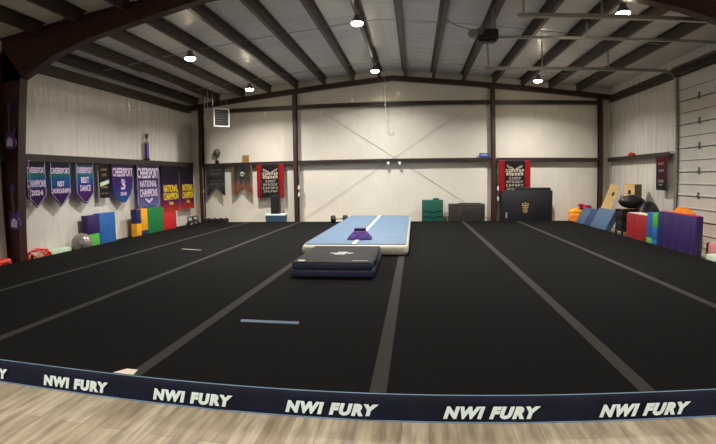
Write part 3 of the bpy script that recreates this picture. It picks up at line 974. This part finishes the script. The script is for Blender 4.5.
bm = bmesh.new(); bars(bm, [(.10, .24, .05, 5)], y=-.027); obj('lettering', bm, M['letter_white'], t)
for x, nm in ((.27, 'left'), (.66, 'right')):
    bm = bmesh.new(); add_box(bm, (0, 0, 0), (.09, .03, .08), bev=.012); add_tube(bm, [(0, -.01, -.03), (0, -.03, -.055), (.02, -.03, -.06)], .008, 6)
    o = tag(obj('wall_clip', bm, M['white'], loc=(x, 15.835, 2.15)), 'small white clip under the middle of the back rail, %s one of the pair' % nm, 'clip', 'white clips under the back rail')
bm = bmesh.new(); add_box(bm, (0, 0, .035), (.10, .34, .07), bev=.02); add_box(bm, (0, .05, .08), (.06, .12, .04), bev=.015)
tag(obj('red_tool', bm, M['cloth_red'], loc=(XR - .12, 14.1, on_girt_z())), 'small red tool left on the rail of the right wall', 'tool')

# hanging hook
bm = bmesh.new()
add_tube(bm, [(-.17, 0, 1.605), (-.03, 0, 1.45), (0, 0, 1.38), (0, 0, .06)] , .007, 6)
add_tube(bm, [(.0, 0, .06), (.01, 0, .01), (.05, 0, -.03), (.11, 0, -.03), (.15, 0, .01), (.155, 0, .06)], .008, 6)
tag(obj('hanging_hook', bm, M['galv'], loc=(.22, 15.50, 3.55)), 'long thin wire hook hanging below the gable near the middle of the back wall', 'hook')

# ------------------------------------------------------------------ heater
t = thing('unit_heater', 'white box-shaped gas heater with dark louvres hung in the back left corner', 'heater', (-5.22, 14.45, 3.45), .85)
bm = bmesh.new(); add_box(bm, (.10, .36, .31), (.60, .64, .62), bev=.015); sm(obj('cabinet', bm, M['heater'], t))
bm = bmesh.new(); add_box(bm, (.10, .03, .31), (.50, .02, .55)); obj('opening', bm, M['dark'], t)
bm = bmesh.new()
for (c, s_) in (((.10, .012, .60), (.56, .05, .035)), ((.10, .012, .02), (.56, .05, .035)), ((-.17, .012, .31), (.035, .05, .62)), ((.37, .012, .31), (.035, .05, .62))):
    add_box(bm, c, s_, bev=.005)
obj('front_frame', bm, M['heater'], t)
for k in range(7):
    bm = bmesh.new(); add_box(bm, (0, 0, 0), (.50, .07, .006), T(.10, .01, .09 + k * .075, -.5)); obj('louvre', bm, M['rubber'], t)
bm = bmesh.new()
bm.free()
for x_ in (-.15, .35):
    for y_ in (.15, .55):
        bm = bmesh.new(); add_tube(bm, [(x_, y_, .62), (x_, y_, zc(-5.3) - 3.47)], .008, 6)
        obj('hanger_rod', bm, M['galv'], t)
bm = bmesh.new(); add_tube(bm, [(-.20, .3, .3), (-.38, .3, .3), (-.38, .3, 1.0)], .02, 8); obj('gas_pipe', bm, M['wire_line'], t)

# ------------------------------------------------------------------ door opener
t = thing('door_opener', 'black overhead door motor with round pulley hanging at the end of its rail', 'door opener', (2.58, 9.55, 4.42))
bm = bmesh.new(); add_box(bm, (.10, 0, .12), (.46, .26, .22), bev=.02); add_box(bm, (.10, 0, -.01), (.36, .2, .04), bev=.01); sm(obj('motor_case', bm, M['dark'], t))
for k, (x_, r_) in enumerate(((-.20, .10), (-.05, .07))):
    bm = bmesh.new()
    add_lathe(bm, [(0, 0), (r_, 0), (r_, .02), (r_ * .8, .03), (r_ * .8, .05), (r_, .06), (r_, .08), (0, .08)], 20, T(x_, -.13, .10 + k * .06, PI / 2))
    sm(obj('pulley', bm, M['galv'] if k == 0 else M['lamp_body'], t))
bm = bmesh.new(); add_box(bm, (2.75, 0, .08), (4.95, .05, .06), bev=.01); obj('rail', bm, M['galv'], t)
bm = bmesh.new()
bm.free()
for (x_, y_, z_, h_) in ((.26, -.12, .55, .66), (.26, .12, .55, .66), (2.2, 0, .24, .3)):
    bm = bmesh.new(); add_box(bm, (x_, y_, z_), (.035, .03, h_)); obj('hanger_strap', bm, M['galv'], t)
bm = bmesh.new(); add_tube(bm, [(-.14, -.05, .2), (-.5, -.05, .32), (-.76, -.03, .48)], .008, 6); obj('power_cord', bm, M['mat_dkred'], t)

bm = bmesh.new(); add_box(bm, (0, 0, 0), (.09, 2.2, .05), bev=.01); add_box(bm, (0, 0, -.03), (.05, 2.1, .012))
tag(obj('strip_light', bm, M['wire_line'], loc=(-5.85, 11.9, zb(-5.85) - .034)), 'unlit grey strip light under the roof above the left wall', 'light')

# ------------------------------------------------------------------ guitars on the left column
def guitar(z, lab):
    t = thing('guitar', lab, 'guitar', (-6.70, 7.365, z), 0.0, 'purple guitars on the frame column')
    for c in []: pass
    bm = bmesh.new()
    out = [(0, -.26), (.09, -.25), (.13, -.18), (.12, -.10), (.08, -.05), (.09, .02), (.12, .10), (.10, .11), (.05, .04), (0, .03), (-.05, .04), (-.09, .09), (-.10, .07), (-.08, .0), (-.075, -.05), (-.12, -.10), (-.13, -.18), (-.09, -.25)]
    add_prism(bm, out, -.02, .02, bev=.006)
    obj('guitar_body', bm, M['purple'], t)
    bm = bmesh.new(); add_box(bm, (0, -.022, .22), (.035, .02, .44), bev=.004); obj('neck', bm, M['brown_ply'], t)
    bm = bmesh.new(); add_prism(bm, [(-.03, .43), (.03, .43), (.05, .54), (.0, .57), (-.035, .55)], -.03, -.01)
    for k in range(3):
        add_tube(bm, [(.05, -.02, .45 + k * .03), (.075, -.02, .45 + k * .03)], .006, 6)
    obj('headstock', bm, M['purple'], t)
    t.scale = (1.2, 1.0, 1.12)
    bm = bmesh.new(); add_prism(bm, [(-.07, -.20), (.06, -.22), (.07, -.10), (.0, -.04), (-.06, -.10)], -.026, -.02); obj('pickguard', bm, M['lilac'], t)
    return t
g1 = guitar(2.70, 'purple electric guitar hung high on the big frame column, above the rail height')
dup(g1, (-6.70, 7.365, 1.08), 0.0, 'purple electric guitar hung low on the big frame column, below the rail height', 'purple guitars on the frame column')
# rope with knots by the column
bm = bmesh.new()
add_tube(bm, [(0, 0, 0), (.01, .01, -.4), (0, 0, -.8), (.01, 0, -1.0)], .008, 6)
for z_ in (0, -.22, -.42, -.6, -.92):
    add_lathe(bm, [(0, -.03), (.03, 0), (0, .03)], 8, T(0, 0, z_))
tag(obj('cord_with_beads', bm, M['rope'], loc=(-6.78, 7.90, 2.18)), 'off-white cord with beads hanging between the big frame column and the first pennant', 'cord')

# ------------------------------------------------------------------ left wall floor things
def panel_mat(label, x, y0, y1, h, cols, group='folded gym mats', tilt=0.0, thick=.2, rz=0.0, face='left'):
    """mat standing on edge; cols: list of (fraction start, end, zfrac0, zfrac1, material)"""
    t = thing('folded_gym_mat', label, 'gym mat', (x, (y0 + y1) / 2, 0), rz, group)
    W = y1 - y0
    for (a, b, c, d, mm) in cols:
        n = 2 if thick < .25 else 4
        for k in range(n):
            bm = bmesh.new()
            add_box(bm, ((k + .5) * thick / n - thick / 2, -W / 2 + (a + b) / 2 * W, (c + d) / 2 * h + .002), (thick / n - .003, (b - a) * W - .003, (d - c) * h), bev=.010)
            sm(obj('mat_panel', bm, mm, t))
    return t
panel_mat('folded gym mat with purple over green squares, behind the silver exercise ball', -6.84, 9.66, 10.10, .88, [(0, 1, .47, 1, M['mat_purple']), (0, 1, 0, .47, M['mat_lime'])])
panel_mat('bright blue folded gym mat beside the purple and green one', -6.84, 10.12, 10.80, .90, [(0, 1, 0, 1, M['mat_blue'])])
panel_mat('folded gym mat of navy and yellow squares against the left wall', -6.71, 11.62, 12.20, .90, [(0, .40, .55, 1, M['mat_navy']), (0, .40, 0, .55, M['mat_yellow']), (.40, 1, .30, 1, M['mat_yellow']), (.40, 1, 0, .30, M['mat_navy'])])
panel_mat('green folded gym mat against the left wall, next to the navy and yellow one', -6.71, 12.22, 13.10, .90, [(0, 1, 0, 1, M['mat_green'])])
panel_mat('bright red folded gym mat against the left wall, below the flame banner', -6.71, 13.12, 13.92, .69, [(0, 1, 0, 1, M['mat_red'])])
t = thing('exercise_ball', 'shiny silver-grey exercise ball between the left wall and the black mat', 'ball', (-6.68, 9.33, 0))
bm = bmesh.new()
R = .25
prof = [(R * math.cos(a), R + R * math.sin(a)) for a in [-PI / 2 + k * PI / 20 for k in range(21)]]
prof[0] = (0, 0); prof[-1] = (0, 2 * R)
add_lathe(bm, prof, 36, T(0, 0, R, .5) @ Matrix.Translation((0, 0, -R)))
sm(obj('ball_skin', bm, M['silver_ball'], t), 60)
bm = bmesh.new(); add_lathe(bm, [(0, 0), (.015, .0), (.012, .01), (0, .012)], 10, T(.20, -.10, R + .10, 0, 1.2)); obj('valve_plug', bm, M['dark'], t)
t = thing('foam_pad', 'pale green foam pad leaning low beside the silver exercise ball', 'pad', (-6.84, 8.66, 0))
bm = bmesh.new(); add_box(bm, (0, 0, .12), (.25, .70, .20), bev=.03); sm(obj('pad_block', bm, M['mat_pale'], t))
bm = bmesh.new(); add_box(bm, (.128, 0, .10), (.01, .66, .03)); obj('seam', bm, M['mat_lime'], t)
t = thing('red_frame_toy', 'tangle of red tubing around a pale panel on the floor by the frame column', 'equipment', (-6.80, 7.98, 0))
bm = bmesh.new()
for (a, b_) in ((.0, .0), (.06, .08)):
    pts = [(.1 - a, -.34 + b_, .02), (.12 - a, -.36 + b_, .28), (.10 - a, -.10, .33 - a), (.1 - a, .22, .27), (.12 - a, .30 - b_, .05)]
    add_tube(bm, pts, .02, 8)
add_tube(bm, [(.12, -.30, .26), (.14, -.05, .08), (.12, .18, .24), (.13, .28, .20), (.12, .31, .08)], .018, 8)
add_tube(bm, [(.12, -.26, .06), (.14, .0, .26), (.12, .26, .08)], .018, 8)
add_box(bm, (.0, -.04, .04), (.26, .66, .07), bev=.02)
sm(obj('red_tubing', bm, M['red_plastic'], t), 50)
bm = bmesh.new(); add_box(bm, (.05, -.02, .17), (.03, .26, .12), bev=.01); obj('pale_panel', bm, M['mat_pale'], t)
bm = bmesh.new(); add_box(bm, (.02, -.12, .15), (.03, .14, .10), bev=.01); obj('dark_insert', bm, M['dark'], t)
t = thing('red_pad', 'small red pad on the floor on the camera side of the big frame column', 'pad', (-6.75, 6.95, 0))
bm = bmesh.new(); add_box(bm, (0, 0, .13), (.3, .35, .26), bev=.05, seg=3); sm(obj('pad_block', bm, M['red_plastic'], t))
bm = bmesh.new(); add_tube(bm, [(.155, -.08, .17), (.18, -.05, .19), (.18, .05, .19), (.155, .08, .17)], .012, 6); obj('handle', bm, M['dark'], t)

def kettlebell(label, loc, rz=0.0, s=1.0):
    t = thing('kettlebell', label, 'kettlebell', loc, rz, 'kettlebells in the back left corner')
    bm = bmesh.new()
    add_lathe(bm, [(0, 0), (.07 * s, 0), (.11 * s, .05 * s), (.125 * s, .11 * s), (.105 * s, .17 * s), (.06 * s, .21 * s), (0, .22 * s)], 20)
    sm(obj('bell', bm, M['rubber'], t), 60)
    bm = bmesh.new()
    add_tube(bm, [(-.06 * s, 0, .19 * s), (-.085 * s, 0, .25 * s), (-.06 * s, 0, .31 * s), (.06 * s, 0, .31 * s), (.085 * s, 0, .25 * s), (.06 * s, 0, .19 * s)], .017 * s, 8)
    sm(obj('handle', bm, M['rubber'], t), 60)
    bm = bmesh.new(); add_lathe(bm, [(0, 0), (.035 * s, 0), (.035 * s, .006), (0, .006)], 14, T(.0, -.122 * s, .11 * s, PI / 2)); obj('weight_mark', bm, M['wire_line'], t)
    return t
kettlebell('large black kettlebell with a pale mark in the back left corner, nearer the camera', (-6.62, 14.95, 0), .6, 1.35)
kettlebell('black kettlebell in the back left corner, behind the large one', (-6.70, 15.45, 0), .6, 1.3)

def dumbbell(label, loc, rz, r=.085, grip=.14, group=None):
    t = thing('dumbbell', label, 'dumbbell', loc, rz, group)
    for s in (-1, 1):
        bm = bmesh.new()
        add_lathe(bm, [(0, 0), (r * .8, 0), (r, .02), (r, r * 1.1), (r * .8, r * 1.25), (0, r * 1.25)], 6 if group else 20, T(s * (grip / 2 + (0 if s > 0 else 0)), 0, r, 0, s * PI / 2, 0))
        obj('weight_head', bm, M['rubber'], t)
    bm = bmesh.new(); add_tube(bm, [(-grip / 2 - .01, 0, r), (grip / 2 + .01, 0, r)], .017, 10); sm(obj('grip', bm, M['door_line'], t), 60)
    return t
dxs = [-6.30, -6.06, -5.82, -5.60]
dl = ['closest to the corner column', 'second from the corner column', 'third from the corner column', 'farthest from the corner column']
d0 = None
for x, lab in zip(dxs, dl):
    full = 'black hexagonal dumbbell in the rack row, ' + lab
    if d0 is None: d0 = dumbbell(full, (x, 15.62, .14), PI / 2, .09, .13, 'dumbbells along the back wall')
    else: dup(d0, (x, 15.62, .14), PI / 2, full)
t = thing('dumbbell_rack', 'low black rack under the row of dumbbells at the back wall', 'rack', (-5.95, 15.62, 0))
bm = bmesh.new(); add_box(bm, (0, 0, .13), (.98, .36, .02)); obj('shelf', bm, M['rubber'], t)
for sx in (-.46, .46):
    for sy in (-.15, .15):
        bm = bmesh.new(); add_box(bm, (sx, sy, .06), (.03, .03, .12)); obj('leg', bm, M['rubber'], t)
dumbbell('black dumbbell with round heads on the mat beside the far end of the air track', (-1.33, 15.10, MT + .002), .35, .12, .26)

# ------------------------------------------------------------------ back wall floor things
t = thing('plastic_tub', 'blue plastic tub with a pale lid under the speaker at the back wall', 'tub', (-3.65, 15.60, 0))
bm = bmesh.new()
A = [(-.31, -.17, 0), (.31, -.17, 0), (.31, .17, 0), (-.31, .17, 0)]; B = [(-.345, -.19, .40), (.345, -.19, .40), (.345, .19, .40), (-.345, .19, .40)]
va = [bm.verts.new(p) for p in A]; vb = [bm.verts.new(p) for p in B]
bm.faces.new(va[::-1]); bm.faces.new(vb)
for i in range(4): bm.faces.new((va[i], va[(i + 1) % 4], vb[(i + 1) % 4], vb[i]))
obj('tub_body', bm, M['box_blue'], t)
bm = bmesh.new(); add_box(bm, (0, 0, .43), (.72, .40, .06), bev=.015); sm(obj('lid', bm, M['letter_white'], t))
t = thing('speaker', 'tall narrow black loudspeaker standing on the blue tub', 'speaker', (-3.66, 15.60, .462))
bm = bmesh.new(); add_box(bm, (0, 0, .33), (.29, .28, .66), bev=.015); sm(obj('cabinet', bm, M['dark'], t))
bm = bmesh.new(); add_box(bm, (0, -.155, .33), (.25, .03, .60), bev=.004); obj('grille', bm, M['rubber'], t)
t = thing('folded_green_mat', 'dark green folded mat with creased cover standing against the back wall', 'gym mat', (1.76, 15.70, 0))
bm = bmesh.new()
for k in range(3): add_box(bm, (0, -.10 + k * .09, .45), (.70 + .01 * (k % 2), .085, .89), bev=.03, seg=3)
sm(obj('mat_layers', bm, M['mat_teal'], t))
for z_ in (.34, .52):
    bm = bmesh.new()
    pts = [(-.35 + .70 * k / 10, -.15, z_ + .035 * math.sin(k * .9)) for k in range(11)]
    add_tube(bm, pts, .014, 6); obj('crease_strap', bm, mat('dark_teal_vinyl', (12, 74, 64), .5), t)
bm = bmesh.new(); add_box(bm, (.12, -.02, .92), (.20, .10, .06), bev=.02); sm(obj('top_handle', bm, M['mat_teal'], t))
t = thing('covered_crash_mat', 'wide charcoal padded mat with wrinkled cover standing left of the column', 'gym mat', (2.91, 15.70, 0))
bm = bmesh.new(); add_box(bm, (0, 0, .38), (1.22, .22, .76), bev=.035, seg=3)
add_box(bm, (.1, -.02, .765), (.75, .18, .03), bev=.014)
sm(obj('pad', bm, M['grey_cover'], t))
bm = bmesh.new()
add_tube(bm, [(-.58, -.115, .70), (-.45, -.118, .6), (-.3, -.118, .55), (-.12, -.116, .3)], .006, 6)
add_tube(bm, [(-.53, -.115, .72), (-.35, -.118, .64), (-.2, -.118, .58)], .006, 6)
add_tube(bm, [(-.60, -.113, .73), (.60, -.113, .73)], .008, 6)
obj('cover_seam', bm, mat('light_charcoal', (96, 86, 76), .6), t)
t = thing('tall_black_panel', 'tall black padded panel with a gold emblem right of the column', 'panel', (4.94, 15.66, 0))
bm = bmesh.new(); add_box(bm, (0, 0, .60), (1.74, .14, 1.20), bev=.02); add_box(bm, (.22, .02, 1.24), (1.20, .10, .10), bev=.02)
sm(obj('panel_body', bm, M['blackboard'], t))
bm = bmesh.new()
y_ = -.073
for (x_, z_, w_, h_) in ((0, .76, .05, .07), (0, .69, .14, .03), (-.09, .72, .04, .10), (.09, .72, .04, .10), (0, .62, .05, .12), (-.07, .62, .05, .05), (.07, .62, .05, .05), (0, .54, .16, .03), (-.05, .50, .04, .05), (.05, .50, .04, .05), (0, .47, .10, .03)):
    add_box(bm, (x_ - .06, y_, z_), (w_, .006, h_))
obj('gold_emblem', bm, M['gold'], t)
bm = bmesh.new(); add_box(bm, (-.70, y_, .36), (.035, .006, .16)); add_box(bm, (-.70, y_, .44), (.08, .006, .02)); add_box(bm, (-.70, y_, .29), (.07, .006, .02)); obj('small_mark', bm, M['rope'], t)

# conduits
def conduit(x, y, z0, z1, lab, box=None):
    t = thing('conduit', lab, 'conduit', (x, y, 0), 0, 'electrical conduits')
    bm = bmesh.new(); add_tube(bm, [(0, 0, z0), (0, 0, z1)], .022, 10); sm(obj('pipe', bm, M['galv'], t), 60)
    for z_ in (z0 + .3, (z0 + z1) / 2, z1 - .3):
        bm = bmesh.new(); add_box(bm, (0, .0, z_), (.09, .05, .03)); obj('clamp', bm, M['galv'], t)
    for bz in (box or []):
        bm = bmesh.new(); add_box(bm, (0, -.02, bz), (.10, .06, .16), bev=.008); o = obj('outlet_box', bm, M['galv'], t)
        bm = bmesh.new(); add_box(bm, (0, -.052, bz), (.06, .006, .10)); obj('cover_plate', bm, M['white'], o)
    return t
conduit(4.00, 15.86, .02, 2.16, 'galvanised conduit with outlet boxes beside the column right of centre', [1.25, .9])
conduit(-2.86, 15.86, .02, 2.16, 'galvanised conduit with an outlet box beside the column left of centre', [1.35, 1.1])
conduit(-6.53, 15.86, .02, 2.16, 'galvanised conduit beside the back left corner column', [1.3])
conduit(7.90, 15.86, .02, 4.1, 'galvanised conduit running up the back right corner', [1.3])

# ------------------------------------------------------------------ right side things
def leaning(name, label, y0, y1, xb, xt, h, th, faces, group=None):
    """slab whose foot is at xb and whose head leans to xt (towards the wall); faces: (y0,y1,material)"""
    t = thing(name, label, 'gym mat', (0, 0, 0), 0, group)
    t.location = (xb, (y0 + y1) / 2, 0)
    ang = math.atan2(xt - xb, h)
    Lh = math.hypot(xt - xb, h)
    for (a, b, mm) in faces:
        for k in range(2):
            bm = bmesh.new()
            add_box(bm, (th * (.25 + .5 * k), (a + b) / 2 - (y0 + y1) / 2, Lh / 2), (th / 2 - .004, b - a, Lh), T(0, 0, .02, 0, ang, 0), bev=.02)
            sm(obj('mat_panel', bm, mm, t))
    return t
leaning('leaning_wedge_mat', 'grey-blue mat leaning in the back right corner, farther one beside the orange bags', 14.72, 15.42, 6.48, 6.84, .62, .16, [(14.72, 15.42, M['mat_steelblue'])], 'grey-blue leaning mats')
leaning('leaning_wedge_mat', 'dark blue narrow mat leaning between the two grey-blue mats', 14.14, 14.68, 6.48, 6.84, .64, .14, [(14.14, 14.68, M['mat_dkblue'])], 'grey-blue leaning mats')
leaning('leaning_wedge_mat', 'grey-blue mat leaning nearest the black crate and the red mat', 12.92, 14.10, 6.48, 6.84, .70, .18, [(12.92, 14.10, M['mat_steelblue'])], 'grey-blue leaning mats')

def blob(bm, c, r, sq=(1, 1, 1), seed=0, amp=.12):
    t = bmesh.new()
    bmesh.ops.create_icosphere(t, subdivisions=3, radius=1)
    rn = random.Random(seed)
    ph = [rn.uniform(0, 6) for _ in range(6)]
    for v in t.verts:
        k = 1 + amp * math.sin(v.co.x * 4 + ph[0]) * math.cos(v.co.y * 5 + ph[1]) + amp * .6 * math.sin(v.co.z * 7 + ph[2])
        v.co = Vector((v.co.x * sq[0] * r * k, v.co.y * sq[1] * r * k, v.co.z * sq[2] * r * k))
    bmesh.ops.translate(t, vec=c, verts=t.verts)
    join(bm, t)
t = thing('orange_bag', 'bright orange and amber soft bag in the back right corner', 'bag', (6.66, 15.72, 0))
bm = bmesh.new(); blob(bm, (0, 0, .25), .27, (.95, .7, .9), 1); sm(obj('bag_body', bm, M['orange'], t), 180)
bm = bmesh.new(); blob(bm, (.02, -.02, .46), .20, (1.25, .7, .7), 2); sm(obj('bag_top', bm, M['amber'], t), 180)
t = thing('crimson_pompom', 'crimson cloth bundle resting on top of the leaning mats by the orange bag', 'cloth', (6.98, 15.66, .0))
bm = bmesh.new(); blob(bm, (0, 0, .62), .13, (1.5, .8, .6), 3, .25); blob(bm, (-.16, 0, .70), .08, (1.2, .8, .6), 5, .3); blob(bm, (.12, 0, .45), .1, (1, .8, 1.5), 6, .2); blob(bm, (.1, 0, .16), .14, (1, 1, 1.2), 6, .1)
sm(obj('cloth_bundle', bm, M['crimson'], t), 180)

# wooden boxes with hand slots
def plyo(label, pts, x, y, mats_, slot, rz, tilt, w_, h_, d_, z):
    t = thing('wooden_jump_box', label, 'wooden box', (x, y, z), rz, 'pale wooden jump boxes')
    m = T(0, 0, 0, 0, tilt, 0)
    bm = bmesh.new(); add_box(bm, (0, -d_ / 2, h_ / 2), (w_, .02, h_), m); fp = obj('front_board', bm, M['birch'], t)
    bm = bmesh.new()
    add_box(bm, (-w_ / 2 + .01, 0, h_ / 2), (.02, d_ - .02, h_), m); add_box(bm, (w_ / 2 - .01, 0, h_ / 2), (.02, d_ - .02, h_), m)
    add_box(bm, (0, d_ / 2, h_ / 2), (w_, .02, h_), m); add_box(bm, (0, 0, .01), (w_ - .04, d_ - .02, .02), m)
    obj('box_sides', bm, M['brown_ply'], t)
    bm = bmesh.new(); add_box(bm, (0, 0, h_ - .01), (w_ + .01, d_ + .03, .02), m); obj('top_board', bm, M['birch'], t)
    for (sx, sz, sw, sh_) in slot:
        bm = bmesh.new(); add_box(bm, (sx, -d_ / 2 - .010, sz), (sw, .006, sh_), m, bev=.002); obj('hand_slot', bm, M['dark'], fp)
    return t
plyo('tall pale wooden box leaning at an angle in the back right corner', None, 7.02, 14.66, None, [(.03, 1.20, .06, .12), (-.07, .40, .04, .10), (.06, .40, .04, .10)], -.35, .36, .30, 1.48, .22, 0)
plyo('pale wooden box with a hand slot, standing right of the leaning wooden one', None, 7.46, 13.12, None, [(.0, 1.22, .08, .12)], -.80, .0, .29, 1.45, .58, 0)

t = thing('black_crate', 'black crate and cart between the leaning mats and the red mat', 'crate', (6.96, 12.44, 0))
for sx in (-.2, .2):
    for sy in (-.2, .2):
        bm = bmesh.new(); add_box(bm, (sx, sy, .38), (.04, .04, .76)); obj('leg', bm, M['dark'], t)
for z_ in (.2, .48, .76):
    bm = bmesh.new(); add_box(bm, (0, 0, z_), (.46, .46, .03), bev=.006); obj('shelf', bm, M['dark'], t)
bm = bmesh.new(); add_box(bm, (0, .0, .34), (.44, .40, .25), bev=.03); add_box(bm, (.0, .0, .62), (.44, .40, .24), bev=.04); sm(obj('bin', bm, M['rubber'], t))
t = thing('duffel_bag', 'black bulging duffel bag on top of the black crate', 'bag', (7.00, 12.44, .778))
bm = bmesh.new(); blob(bm, (.10, 0, .20), .30, (1.2, .9, .62), 9, .05); sm(obj('bag_body', bm, M['rubber'], t), 180)
bm = bmesh.new(); add_tube(bm, [(-.16, -.15, .24), (-.18, -.08, .36), (-.18, .08, .36), (-.16, .15, .24)], .012, 6); obj('strap', bm, M['dark'], t)
t = thing('tyre', 'black tyre standing against the right wall behind the red mat', 'tyre', (7.44, 12.05, 0))
bm = bmesh.new()
R1, R2 = .35, .14
ring = 32
t_ = bmesh.new()
rr = []
for i in range(ring):
    a = 2 * PI * i / ring
    rr.append([t_.verts.new(((R1 + .16 * math.cos(b)) * math.cos(a), (R1 + .16 * math.cos(b)) * math.sin(a), .13 * math.sin(b))) for b in [2 * PI * k / 12 for k in range(12)]])
for i in range(ring):
    for k in range(12):
        t_.faces.new((rr[i][k], rr[(i + 1) % ring][k], rr[(i + 1) % ring][(k + 1) % 12], rr[i][(k + 1) % 12]))
join(bm, t_, T(0, 0, R1 + .16, PI / 2 - .12, 0, .62))
sm(obj('tread', bm, M['rubber'], t), 60)

panel_mat('dark red folded gym mat with a pale board on top, near the overhead door', 6.82, 10.62, 11.70, .73, [(0, .5, 0, 1, M['mat_dkred']), (.5, 1, 0, 1, M['mat_dkred'])], thick=.40)
t = panel_mat('blue folded gym mat with lime green patches, between the red and purple mats', 6.76, 10.12, 10.60, .83, [(.45, 1, 0, .30, M['mat_lime']), (.45, 1, .30, 1, M['mat_blue']), (0, .45, .28, .62, M['mat_blue']), (0, .45, .62, 1, M['mat_lime']), (0, .45, 0, .28, M['mat_blue'])], thick=.30)
t = panel_mat('large purple folded gym mat standing by the pink foam roller', 6.70, 8.62, 10.10, .88, [(0, .12, 0, 1, M['mat_purple']), (.12, .40, 0, 1, M['mat_purple']), (.40, .62, 0, 1, M['mat_purple']), (.62, .84, 0, 1, M['mat_purple']), (.84, 1, 0, 1, M['mat_navy'])], thick=.16)
bm = bmesh.new(); add_box(bm, (.02, .0, .886), (.11, 1.4, .012), bev=.004); obj('top_edge', bm, M['crimson'], t)
bm = bmesh.new(); add_box(bm, (.0, 0, .0), (.34, 1.0, .012), bev=.004)
o = obj('mat_lid', bm, M['cream'], None); o.location = (6.82, 11.16, .742); tag(o, 'pale flat board lying on top of the dark red folded mat', 'board')
t = thing('foam_wedge', 'orange foam wedge whose peak shows above the large purple mat', 'wedge', (7.35, 10.30, 0), PI / 2)
bm = bmesh.new(); add_prism(bm, [(-.30, .02), (.30, .02), (.30, .80), (.06, .96), (-.30, .84)], -.14, .14, bev=.02); sm(obj('foam_block', bm, M['orange'], t))
bm = bmesh.new(); add_box(bm, (0, 0, .01), (.52, .24, .02)); obj('base', bm, M['amber'], t)
t = thing('foam_pad', 'pale green foam pad on the floor at the right by the overhead door', 'pad', (7.04, 8.30, 0))
bm = bmesh.new(); add_box(bm, (0, 0, .11), (.5, .44, .16), bev=.03); sm(obj('pad_block', bm, M['mat_pale'], t))
bm = bmesh.new(); add_box(bm, (0, 0, .015), (.46, .40, .03)); obj('base_layer', bm, M['mat_lime'], t)
t = thing('foam_roller', 'pink foam roller at the far right edge by the overhead door', 'roller', (7.12, 8.72, .0))
bm = bmesh.new(); add_lathe(bm, [(.04, 0), (.15, .0), (.16, .03), (.16, .33), (.15, .36), (.04, .36), (.04, 0)], 24); sm(obj('foam_tube', bm, M['pink'], t))
bm = bmesh.new(); add_lathe(bm, [(.03, .0), (.04, .0), (.04, .364), (.03, .364), (.03, 0)], 16); obj('core', bm, M['white'], t)

# bevel-free corners: gas tank shaped fan heater omitted; baseboards of the hall
for nm, c, s_ in (('baseboard_back', ((XL + XR) / 2, YB - .01, .05), (XR - XL, .02, .10)), ('baseboard_left', (XL + .01, (YB + YF) / 2, .05), (.02, YB - YF, .10))):
    bm = bmesh.new(); add_box(bm, c, s_); struct(obj(nm, bm, M['girt']))
